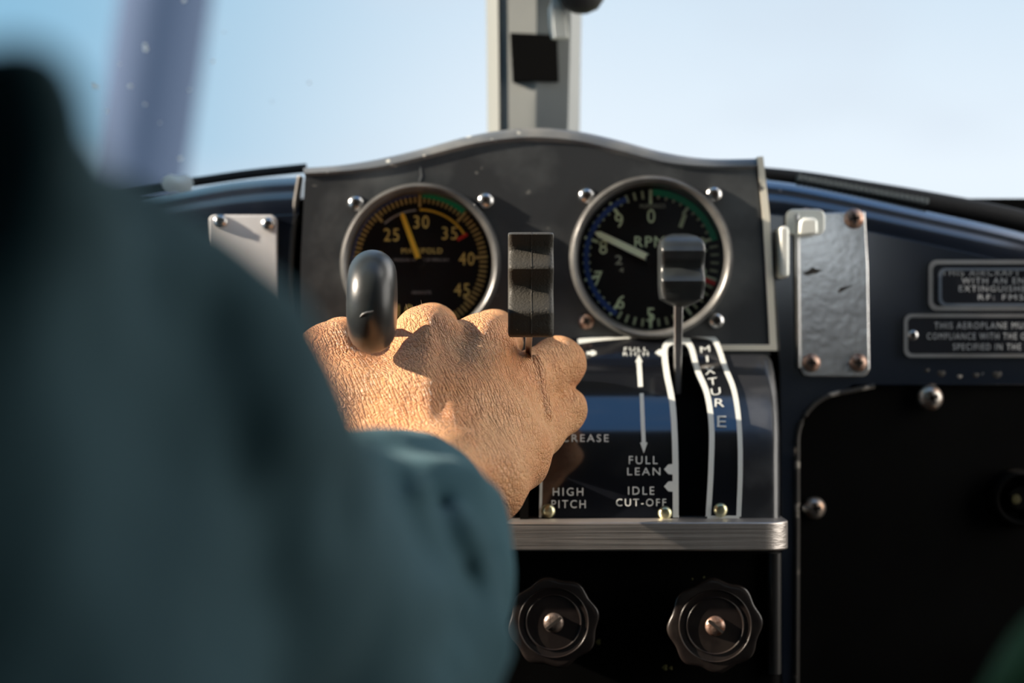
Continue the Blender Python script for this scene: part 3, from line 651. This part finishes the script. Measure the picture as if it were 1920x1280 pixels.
for (x, y) in ((1028, 958), (1247, 962), (1351, 956)):
    c = qpt(x, y, 0.0); mb = MB(); dome(mb, c, mm(13.5, QY), mm(10, QY)); mb.build('screw', M['brass'], tq, smooth=60)['label'] = 'brass dome screw'
# slot side wall and dark post left of the plate
MB().box(P(975, 975, 0.90) , P(990, 860, 0.93)).build('slot_guide', M['black'], tq, smooth=None)

# steel rail under the quadrant
ry0, ry1, YR = 979, 1033, 0.885
rail_t = [(560, 0.0)] ; rx1 = 1484
R0 = P(rx1, ry0, YR); Rz1 = P(rx1, ry1, YR).z; xl = P(560, 0, YR).x; cr_ = 0.012
ol = [Vector((xl, YR, 0)), Vector((R0.x - cr_, YR, 0))] + [Vector((R0.x - cr_ + cr_ * math.sin(math.radians(a)), YR + cr_ * (1 - math.cos(math.radians(a))), 0)) for a in range(15, 91, 15)] + [Vector((R0.x, 0.965, 0)), Vector((xl, 0.965, 0))]
rail = MB().prism([Vector((p.x, p.y, Rz1)) for p in ol], (0, 0, R0.z - Rz1)).build('rail', M['rail'], None, bevel=0.0008, smooth=40)
tag(rail, 'brushed steel rail with rounded end running under the lever quadrant', 'rail')

# ------------------------------------------------------------------ black pedestal with two valve knobs
YK = 0.915
pd = thing('pedestal', 'black pedestal box under the steel rail carrying two scalloped knobs', 'pedestal', P(1200, 1400, YK))
zt = Rz1 - 0.0003; xr = P(1466, 0, YK).x; xl2 = P(560, 0, YK).x; rr = 0.0055
ol = [Vector((xl2, YK, 0)), Vector((xr - rr, YK, 0))] + [Vector((xr - rr + rr * math.sin(math.radians(a)), YK + rr * (1 - math.cos(math.radians(a))), 0)) for a in range(15, 91, 15)] + [Vector((xr, 0.98, 0)), Vector((xl2, 0.98, 0))]
MB().prism([Vector((p.x, p.y, P(0, 1420, YK).z)) for p in ol], (0, 0, zt - P(0, 1420, YK).z)).build('box', M['black'], pd, smooth=40)
cpt = [P(1452, y, YK - 0.002) for y in (1036, 1150, 1262)]
MB().tube(cpt, mm(13, YK), 16).build('corner_bead', mat('grey_black_enamel_bead', (0.035, 0.034, 0.033), 0.35, 0.2, spots=(200, (0.3, 0.3, 0.28), 0.74)), pd, smooth=60)
fk = mat('olive_paint_flecks', (0.16, 0.15, 0.05), 0.7)
for (x, y, w) in ((1247, 1251, 6), (1258, 1252, 4), (1300, 1240, 3), (1310, 1180, 3), (1122, 1203, 6), (1320, 1082, 2.5), (1298, 1085, 2)):
    MB().lathe([(mm(w, YK), 0), (0, 0.0003)], P(x, y, YK - 0.0001), n=8, rad=lambda t, r: 0.6 + 0.5 * abs(math.sin(t * 1.5))).build('paint_fleck', fk, pd, smooth=None)

def valve(label, cx, cy, R, rot, m, slot_rot, group):
    t = thing('valve_knob', label, 'knob', P(cx, cy, YK), group)
    Y = 0.893; s = K * Y; c = P(cx, cy, Y)
    w = lambda t_, r: 1 + (0.040 * math.cos(8 * (t_ - math.radians(rot))) if r > R * s * 0.85 else 0)
    pr_ = [(0.90, -0.013), (0.93, -0.006), (0.985, -0.003), (1.0, -0.0014), (0.99, -0.0004), (0.965, 0.0), (0.90, 0.0001)]
    pr_ += [(0.79, 0.0001), (0.775, 0.0006), (0.76, 0.0001), (0.63, -0.0002), (0.61, 0.0003), (0.59, -0.0004), (0.3, -0.0004), (0, -0.0004)]
    MB().lathe([(r_ * R * s, h_) for r_, h_ in pr_], c, n=128, rad=w).build('handwheel', M['bakelite'], t, smooth=50)
    MB().lathe([(R * s * 0.4, -0.022), (R * s * 0.4, -0.011), (0, -0.011)], c, n=32).build('stem', M['bakelite'], t)
    screw(cx, cy, Y + 0.0007, 19, m, t, rot=slot_rot, kind='single', h=0.0022)
valve('scalloped dark brown bakelite knob nearer the hand with a bare steel screw', 1038, 1167, 84, 12, M['dullscrew'], 38, 'valve knobs under the rail')
valve('scalloped dark brown bakelite knob at the right with a rusty copper screw', 1341, 1173, 87, 5, M['rust'], -38, 'valve knobs under the rail')

# ------------------------------------------------------------------ levers
def grip(rows, Yc, Xoff=0.0):
    """rows: (py, half width px, front depth m, back depth m) at Yc; rounded-rectangle sections stacked downwards"""
    rings = []
    for (py, cx, hw, fd, bd) in rows:
        x0, x1 = mm(cx - hw - 960, Yc), mm(cx + hw - 960, Yc); z = P(0, py, Yc).z; r = min(0.0024, (x1 - x0) * 0.3)
        pts = rrect(x0, Yc - fd, x1, Yc + bd, r, 4); rings.append([Vector((x, y, z)) for x, y in pts])
    return MB().loft(rings)
# throttle: thick round wheel-shaped knob edge on
tl = thing('throttle_lever', 'black lever with rounded wheel-shaped knob rising above the thumb', 'lever', P(720, 800, 0.93))
YT = 0.812; c = P(698, 565, YT); a_ = mm(44.5, YT); Rk = mm(97, YT); prof = [(0, -a_ * 0.94), (Rk * 0.25, -a_ * 0.98), (Rk - a_, -a_)]
prof += [(Rk - a_ + a_ * math.cos(math.radians(q_)), a_ * math.sin(math.radians(q_))) for q_ in range(-80, 81, 10)] + [(Rk - a_, a_), (Rk * 0.25, a_ * 0.98), (0, a_ * 0.94)]
kn = MB().lathe(prof, c, axis=(1, 0, -0.01), n=72).build('knob', M['ball'], tl, smooth=60)
nk = []
for (x, y) in ((-16, 30), (-11, 25), (-4, 22), (3, 21), (9, 19)):
    X = mm(x, YT); Rx = Rk - a_ + math.sqrt(a_ * a_ - X * X); Z = -mm(y, YT); nk.append(c + Vector((X, -math.sqrt(Rx * Rx - Z * Z), Z)))
MB().tube(nk, [0.0002, 0.00035, 0.0004, 0.00035, 0.0002], 8).build('nick', M['lip'], kn)
plate_pts = [P(706, 590, 0.828), P(722, 660, 0.868), P(728, 720, 0.90), P(735, 860, 0.95), P(715, 860, 0.95), P(710, 720, 0.90), P(704, 660, 0.868), P(692, 590, 0.828)]
MB().prism([p + Vector((-0.002, 0, 0)) for p in plate_pts], (0, 0.010, 0)).build('stem', M['alu'], tl, bevel=0.0005)
# propeller: scalloped grip
pr = thing('propeller_lever', 'black crinkled lever grip with finger grooves on a flat metal stem, centre', 'lever', P(990, 900, 0.93))
YG = 0.832; rows = []
ridge = [(436, 0.004), (438, 0.0095), (442, 0.0115), (450, 0.0100), (460, 0.0078), (468, 0.0066), (476, 0.0070), (486, 0.0090), (496, 0.0110), (502, 0.0121), (506, 0.0122), (511, 0.0110), (522, 0.0082), (534, 0.0062), (546, 0.0058), (556, 0.0068), (568, 0.0092), (578, 0.0112), (584, 0.0122), (589, 0.0124), (595, 0.0118), (610, 0.0114), (624, 0.0110), (629, 0.0100), (632, 0.006)]
for (y, d) in ridge:
    hw = 42.5 - (4 if y in (436, 632) else 1 if y in (438, 629) else 0); rows.append((y, 995, hw, d, 0.010 if 438 < y < 630 else 0.006))
gp = grip(rows, YG).build('grip', M['grip'], pr, smooth=50)
seam = MB().tube([P(996, y, YG) + Vector((0, -d, 0)) for y, d in ridge[1:-1]], 0.00022, 6).build('moulding_seam', M['grip'], gp)
st = [P(986, 622, 0.836), P(999, 622, 0.836), P(994, 700, 0.905), P(994, 820, 0.96), P(984, 820, 0.96), P(984, 700, 0.905)]
MB().prism(st, (0, 0.008, 0)).build('stem', M['alu'], pr, bevel=0.0004)
# mixture: pushed forward, hexagonal ended grip
mx_ = thing('mixture_lever', 'black mixture lever knob in front of the rpm gauge on a thin stem', 'lever', P(1272, 900, 0.95))
YM = 0.935
rows = []
for (y, hw, fd, bd) in ((437, 16, -0.004, 0.010), (441, 28, 0.000, 0.012), (447, 37, 0.004, 0.013), (456, 41, 0.0075, 0.013), (466, 42, 0.0100, 0.013), (472, 42, 0.0108, 0.013), (478, 42, 0.0095, 0.012), (490, 42, 0.0062, 0.012), (503, 42, 0.0052, 0.012), (514, 42, 0.0068, 0.012), (522, 42, 0.0092, 0.012), (528, 42, 0.0100, 0.012), (534, 42, 0.0090, 0.012), (548, 41, 0.0070, 0.012), (560, 39, 0.0072, 0.012), (567, 28, 0.0060, 0.010), (574, 14, 0.003, 0.007), (578, 8, 0.001, 0.005)):
    rows.append((y, 1278, hw, fd, bd))
grip(rows, YM).build('grip', M['ball'], mx_, smooth=45)
st = [P(1265, 570, 0.932), P(1281, 570, 0.932), P(1278, 690, 0.944), P(1276, 960, 0.975), P(1268, 960, 0.975), P(1265, 690, 0.944)]
MB().prism(st, (0, 0.006, 0)).build('stem', M['alu'], mx_, bevel=0.0004)

# ------------------------------------------------------------------ windscreen post
YW = 1.06
wp = thing('windscreen_post', 'grey painted windscreen centre post with black square patch above the panel', 'post', P(1005, 240, YW))
def psec(py, xs, ys): return [P(x, py, YW) + Vector((0, d, 0)) for x, d in zip(xs, ys)]
secs = [(330, (917, 936, 1003, 1062, 1088, 1088, 917)), (100, (915, 934, 1005, 1068, 1091, 1091, 915)), (-120, (912, 931, 1006, 1072, 1095, 1095, 912)), (-600, (905, 926, 1008, 1080, 1104, 1104, 905))]
dy = (0.010, -0.004, -0.010, -0.006, 0.016, 0.03, 0.03)
MB().loft([psec(py, xs, dy) for py, xs in secs]).build('column', M['post'], wp, smooth=12)
el = MB().loft([[P(x, py, YW) + Vector((0, d, 0)) for x, d in ((xs[0] - 3, 0.014), (xs[0] - 2, 0.004), (xs[1] + 1, -0.0062), (xs[1] + 2, -0.0046), (xs[0], 0.014))] for py, xs in secs])
el.build('edge_strip', M['postedge'], wp, smooth=30)
plate('black_patch', [(956, 61), (1045, 65), (1048, 153), (961, 153)], YW - 0.0112, 0.010, M['dark'], wp, bevel=0.0006)
lt = thing('latch', 'off-white bent metal latch hanging at the top of the windscreen post', 'latch', P(1046, 75, YW - 0.016))
MB().loft([[P(x, y, Y) + Vector((0, d, 0)) for x, d in ((cx - w, 0), (cx + w, 0.001), (cx + w, 0.0035), (cx - w, 0.003))] for (y, cx, w, Y) in ((-140, 1042, 7, 1.035), (-20, 1042, 7, 1.035), (4, 1044, 10, 1.034), (14, 1046, 15, 1.033), (60, 1049, 15, 1.032), (70, 1050, 15, 1.032), (73, 1050, 14, 1.034))]).build('tongue', M['latch'], lt, bevel=0.0005)
MB().tube([P(1036, 5, 1.031), P(1033, 18, 1.030), P(1034, 50, 1.029), P(1037, 72, 1.029)], [0.0008, 0.0013, 0.0013, 0.001], 10).build('rolled_edge', M['latch'], lt)
cm = thing('compass', 'black rounded compass underside at the top right of the windscreen post', 'compass', P(1085, 24, 1.02))
MB().lathe([(0, 0), (0.004, 0.0005), (0.009, 0.003), (0.012, 0.008), (0.013, 0.02), (0.013, 0.05), (0.006, 0.055), (0, 0.055)], P(1088, 26, 1.03), axis=(0.05, 0, 1), n=32).build('housing', M['rubber'], cm, smooth=50)
MB().lathe([(0.0135, 0), (0.0145, 0.002), (0.0145, 0.006), (0.0135, 0.008)], P(1088, -60, 1.03), axis=(0.05, 0, 1), n=32).build('collar', M['ball'], cm, smooth=50)

# ------------------------------------------------------------------ green cloth in the lower right corner
cb = MB(); rings = []
for i in range(15):
    t = i / 14; cx, cy = 2085 - 75 * t, 1130 + 330 * t
    rings.append([P(cx, cy, 0.42) + Vector(((0.008 + 0.018 * math.sin(min(1, t * 1.3 + 0.12) * 1.57)) * math.cos(a) * (1 + 0.08 * math.sin(3 * a + 5 * t)), (0.02) * math.sin(a), 0)) for a in [2 * math.pi * k / 20 for k in range(20)]])
cb.loft(rings); gc = cb.build('green_cloth', M['cloth'], None, smooth=180); tag(gc, 'blurred fold of green cloth poking into the lower right corner', 'cloth')

# ------------------------------------------------------------------ the pilot: signed-distance modelling
def smin(a, b, k):
    h = np.clip(0.5 + 0.5 * (b - a) / k, 0, 1); return b * (1 - h) + a * h - k * h * (1 - h)
def cap(p, a, b, ra, rb):
    a = np.array(a, np.float32); b = np.array(b, np.float32); d = b - a; pa = p - a
    h = np.clip((pa @ d) / float(d @ d), 0, 1); return np.sqrt(((pa - h[:, None] * d) ** 2).sum(1)) - (ra + (rb - ra) * h)
def chain(p, pts, k):
    o = None
    for (a, ra), (b, rb) in zip(pts, pts[1:]):
        q_ = cap(p, a, b, ra, rb); o = q_ if o is None else smin(o, q_, k)
    return o
def surface_net(fn, lo, hi, h):
    lo = np.array(lo); hi = np.array(hi); n = np.ceil((hi - lo) / h).astype(int) + 1
    # coarse pass, then only evaluate near the surface
    cs = 6; nc = np.ceil(n / cs).astype(int) + 1
    gx = [lo[i] + np.arange(nc[i]) * h * cs for i in range(3)]
    G = np.stack(np.meshgrid(*gx, indexing='ij'), -1).reshape(-1, 3).astype(np.float32)
    cv = fn(G).reshape(nc)
    val = np.kron(cv, np.ones((cs, cs, cs), np.float32))[:n[0], :n[1], :n[2]].astype(np.float32)
    near = np.abs(val) < h * cs * 2.6
    idx = np.argwhere(near)
    out_ = np.empty(len(idx), np.float32)
    for i in range(0, len(idx), 400000): out_[i:i + 400000] = fn((lo + idx[i:i + 400000] * h).astype(np.float32))
    val[near] = out_
    s = val < 0
    c0 = [s[i:n[0] - 1 + i, j:n[1] - 1 + j, k_:n[2] - 1 + k_] for i in (0, 1) for j in (0, 1) for k_ in (0, 1)]
    cnt = sum(c.astype(np.int8) for c in c0); act = (cnt > 0) & (cnt < 8); cells = np.argwhere(act); vid = -np.ones(act.shape, np.int64); vid[act] = np.arange(len(cells))
    acc = np.zeros((len(cells), 3)); num = np.zeros(len(cells))
    cor = [(i, j, k_) for i in (0, 1) for j in (0, 1) for k_ in (0, 1)]
    for a_ in cor:
        for ax in range(3):
            if a_[ax] == 0:
                b_ = list(a_); b_[ax] = 1
                va = val[tuple((cells + a_).T)]; vb = val[tuple((cells + b_).T)]; cross = (va < 0) != (vb < 0)
                t = np.where(cross, va / np.where(va - vb == 0, 1, va - vb), 0); pt = np.tile(np.array(a_, float), (len(cells), 1)); pt[:, ax] += t
                acc[cross] += pt[cross]; num[cross] += 1
    V = lo + (cells + acc / num[:, None]) * h; Fs = []
    for ax in range(3):
        o1, o2 = [(1, 2), (2, 0), (0, 1)][ax]
        sl_a = [slice(1, -1)] * 3; sl_a[ax] = slice(0, n[ax] - 1); sl_b = list(sl_a); sl_b[ax] = slice(1, n[ax])
        e_ = s[tuple(sl_a)] != s[tuple(sl_b)]; ee_ = np.argwhere(e_); base = ee_.copy(); base[:, o1] += 1; base[:, o2] += 1
        def at(d1, d2):
            q_ = base.copy(); q_[:, o1] += d1; q_[:, o2] += d2; return vid[tuple(q_.T)]
        qd = np.stack([at(-1, -1), at(0, -1), at(0, 0), at(-1, 0)], 1); flip = ~s[tuple(sl_a)][e_]
        qd[flip] = qd[flip][:, ::-1]; Fs.append(qd)
    return V, np.concatenate(Fs)
def net_mesh(name, V, Fq):
    me = bpy.data.meshes.new(name); me.vertices.add(len(V)); me.vertices.foreach_set('co', V.astype(np.float32).ravel())
    me.loops.add(len(Fq) * 4); me.loops.foreach_set('vertex_index', Fq.astype(np.int32).ravel())
    me.polygons.add(len(Fq)); me.polygons.foreach_set('loop_start', np.arange(0, len(Fq) * 4, 4, dtype=np.int32))
    me.update(calc_edges=True); me.validate(); return me

def noise3(p, s, seed):
    rs = np.random.RandomState(seed); o = np.zeros(len(p), np.float32)
    for i in range(5):
        d = rs.normal(size=3); d /= np.linalg.norm(d); o += np.sin((p @ d.astype(np.float32)) * s * (1 + 0.35 * i) + rs.uniform(0, 6.28)) / (1 + 0.3 * i)
    return o / 2.5
def J(px, py, Y, r): return (np.array(P(px, py, Y)), r / 1000.0)
H = dict(
    wr=J(775, 905, 0.800, 18.5), wm=J(825, 905, 0.802, 18), wu=J(898, 903, 0.810, 17.5),
    mi=J(797, 640, 0.852, 14.0), mm_=J(905, 650, 0.864, 13.5), mring=J(972, 722, 0.870, 12.5), mp_=J(1000, 806, 0.872, 12.5))
def hand(p):
    o = chain(p, [H['wr'], J(783, 760, 0.820, 15.5), H['mi']], 0.006)
    o = smin(o, chain(p, [H['wm'], J(862, 765, 0.828, 15), H['mm_']], 0.006), 0.010)
    o = smin(o, chain(p, [H['wu'], J(925, 795, 0.835, 14.5), H['mring']], 0.006), 0.010)
    o = smin(o, chain(p, [H['wu'], J(962, 852, 0.842, 15), H['mp_']], 0.006), 0.010)
    # palm side
    o = smin(o, chain(p, [J(800, 900, 0.815, 17), J(840, 790, 0.85, 17), J(880, 710, 0.882, 12)], 0.006), 0.012)
    o = smin(o, chain(p, [J(860, 900, 0.82, 16), J(930, 830, 0.858, 15), J(950, 790, 0.885, 11)], 0.006), 0.012)
    # thumb base, web and thumb
    th = chain(p, [J(735, 870, 0.812, 18), J(665, 760, 0.822, 17), J(628, 678, 0.838, 15.0)], 0.008)
    th = smin(th, chain(p, [J(622, 668, 0.838, 14.2), J(642, 650, 0.872, 12.2), J(700, 668, 0.893, 11), J(745, 682, 0.895, 9)], 0.004), 0.006)
    o = smin(o, th, 0.012)
    o = smin(o, chain(p, [J(715, 735, 0.845, 15), J(745, 830, 0.818, 17)], 0.006), 0.014)
    o = smin(o, chain(p, [J(680, 705, 0.858, 10), J(770, 690, 0.862, 11)], 0.006), 0.010)
    # fingers
    fi = chain(p, [H['mi'], J(808, 622, 0.896, 12.2), J(775, 655, 0.916, 10.2), J(735, 680, 0.912, 8.8)], 0.004)
    fm = chain(p, [H['mm_'], J(925, 636, 0.902, 12.6), J(890, 680, 0.924, 10.6), J(850, 702, 0.915, 9)], 0.004)
    fr = chain(p, [H['mring'], J(1046, 682, 0.898, 12.0), J(1030, 700, 0.926, 10.2), J(985, 722, 0.934, 9.6), J(950, 735, 0.920, 8.4)], 0.0035)
    fp = chain(p, [H['mp_'], J(1056, 768, 0.893, 10.2), J(1042, 782, 0.915, 8.8), J(1000, 795, 0.922, 8.2), J(970, 800, 0.912, 7.5)], 0.0035)
    fg = smin(smin(fi, fm, 0.0015), smin(fr, fp, 0.0012), 0.0015)
    o = smin(o, fg, 0.0055)
    # extensor tendons and knuckle pads standing just proud of the back of the hand
    nrm = np.array((0.12, -0.72, 0.66)); nrm /= np.linalg.norm(nrm)
    for key, w0, r0 in (('mi', J(790, 830, 0.810, 0)[0], 0.0168), ('mm_', J(838, 830, 0.814, 0)[0], 0.0158), ('mring', J(880, 840, 0.818, 0)[0], 0.0152), ('mp_', J(920, 865, 0.824, 0)[0], 0.0150)):
        a = w0 + nrm * (r0 - 0.0012); b = H[key][0] + nrm * (H[key][1] - 0.0016)
        o = smin(o, cap(p, a, b, 0.0022, 0.0030), 0.004)
    o = smin(o, cap(p, J(1004, 700, 0.872, 0)[0] + nrm * 0.010, J(1022, 800, 0.862, 0)[0] + nrm * 0.009, 0.0022, 0.0022), 0.004)
    o = o + 0.00035 * noise3(p, 420.0, 5)
    # forearm inside the sleeve
    o = smin(o, chain(p, [J(823, 902, 0.802, 21.5), J(730, 1040, 0.69, 24.5), J(560, 1200, 0.53, 33), J(330, 1330, 0.40, 38)], 0.02), 0.012)
    return o
person = thing('person', 'pilot in a dark teal jacket, right hand gripping the throttle lever', 'person', Vector((-0.16, 0.40, 0.55)))
lo, hi = [], []
lo = P(555, 960, 0.80) + Vector((-0.03, -0.45, -0.14)); hi = P(1110, 550, 0.93) + Vector((0.02, 0.03, 0.02))
pA, pB = np.array([-0.13, 0.60, 0.83]), np.array([0.05, 0.97, 1.035])
V, Fq = surface_net(hand, pA, pB, 0.0011)
me = net_mesh('body', V, Fq); me.materials.append(M['skin'])
body = obj('body', me, M['skin'], person, smooth=180)
sm = body.modifiers.new('smooth', 'SMOOTH'); sm.factor = 0.5; sm.iterations = 4

# a few pale hairs on the back of the hand
from mathutils.bvhtree import BVHTree
bvh = BVHTree.FromPolygons([tuple(v) for v in V], [tuple(int(i) for i in q_) for q_ in Fq]); hr = MB(); eye = Vector((0, 0, CZ))
for (px, py, ex, ey) in [(806, 806, -2, -14), (812, 797, 22, -8)] + [(600 + 12 * i + random.uniform(-4, 4), 640 - 3 * i + random.uniform(-3, 12), random.uniform(-8, 2), random.uniform(-13, -6)) for i in range(5)] + [(765 + 9 * i, 578 + random.uniform(0, 12), random.uniform(-7, 3), random.uniform(-12, -5)) for i in range(6)] + [(random.uniform(690, 900), random.uniform(700, 900), random.uniform(2, 12), random.uniform(4, 10)) for i in range(22)]:
    d = (P(px, py, 1.0) - eye).normalized(); h_, n_, _, _ = bvh.ray_cast(eye, d)
    if h_ is None: continue
    if n_.dot(d) > 0: n_ = -n_
    dv = P(px + ex, py + ey, h_.y) - P(px, py, h_.y)
    hr.tube([h_ - n_ * 0.0002, h_ + dv * 0.5 + n_ * 0.0012, h_ + dv + n_ * 0.0016], [0.00007, 0.00006, 0.00002], 5)
ho = hr.build('hair', mat('pale_hair', (0.55, 0.42, 0.30), 0.5), body, smooth=60); ho['kind'] = 'stuff'

def jacket(p):
    fore = chain(p, [J(766, 984, 0.730, 30.5), J(742, 1015, 0.700, 34), J(695, 1070, 0.625, 39.5), J(585, 1190, 0.53, 47), J(330, 1230, 0.42, 56)], 0.02)
    upper = chain(p, [J(330, 1230, 0.42, 56), J(60, 905, 0.36, 53), J(-300, 1100, 0.33, 70)], 0.02)
    o = smin(fore, upper, 0.012)
    sh = chain(p, [J(28, 225, 0.27, 10.5), J(-60, 520, 0.30, 24), J(0, 800, 0.34, 36)], 0.01); o = smin(o, sh, 0.014)
    tor = chain(p, [J(-700, 1300, 0.29, 80), J(-600, 2600, 0.28, 115)], 0.05); o = smin(o, tor, 0.03)
    # folds running round the sleeve
    o = o + 0.0040 * noise3(p, 100.0, 3) * np.clip((p[:, 1] - 0.33) / 0.2, 0.25, 1) + 0.0010 * noise3(p, 240.0, 8)
    # pressed folds on the sleeve
    k_ = 1.0 / (K * np.maximum(p[:, 1], 0.05)); qx = 960 + p[:, 0] * k_; qy = 640 - (p[:, 2] - CZ) * k_
    for (x0, y0, x1, y1, w_, d_) in ((742, 905, 800, 1060, 30, .0050), (822, 950, 872, 1075, 26, .0050), (640, 880, 640, 990, 34, .0030), (560, 930, 500, 1120, 70, .0030), (400, 640, 440, 900, 80, .0030), (230, 560, 260, 1000, 110, .005), (880, 1120, 820, 1240, 36, .004)):
        dx, dy = x1 - x0, y1 - y0; t = np.clip(((qx - x0) * dx + (qy - y0) * dy) / (dx * dx + dy * dy), 0, 1)
        d2 = (qx - x0 - t * dx) ** 2 + (qy - y0 - t * dy) ** 2; o = o + d_ * np.exp(-d2 / (w_ * w_))
    # open cuff
    inner = chain(p, [J(800, 940, 0.780, 26.0), J(764, 990, 0.727, 26.0), J(742, 1020, 0.700, 27)], 0.01)
    ce = J(766, 986, 0.728, 0)[0]; ax = J(800, 940, 0.780, 0)[0] - J(742, 1015, 0.700, 0)[0]; ax = ax / np.linalg.norm(ax)
    near = np.exp(-(((p - ce) @ ax) / 0.025) ** 2); o = o * (1 - near) + fore * near
    o = np.maximum(o, (p - ce) @ ax - 0.004)
    return np.maximum(o, -inner)
V, Fq = surface_net(jacket, np.array([-0.36, 0.12, 0.52]), np.array([0.02, 0.78, 1.12]), 0.003)
me = net_mesh('jacket', V, Fq); me.materials.append(M['jacket'])
jk = obj('jacket', me, M['jacket'], person, smooth=180)
sm = jk.modifiers.new('smooth', 'SMOOTH'); sm.factor = 0.5; sm.iterations = 4
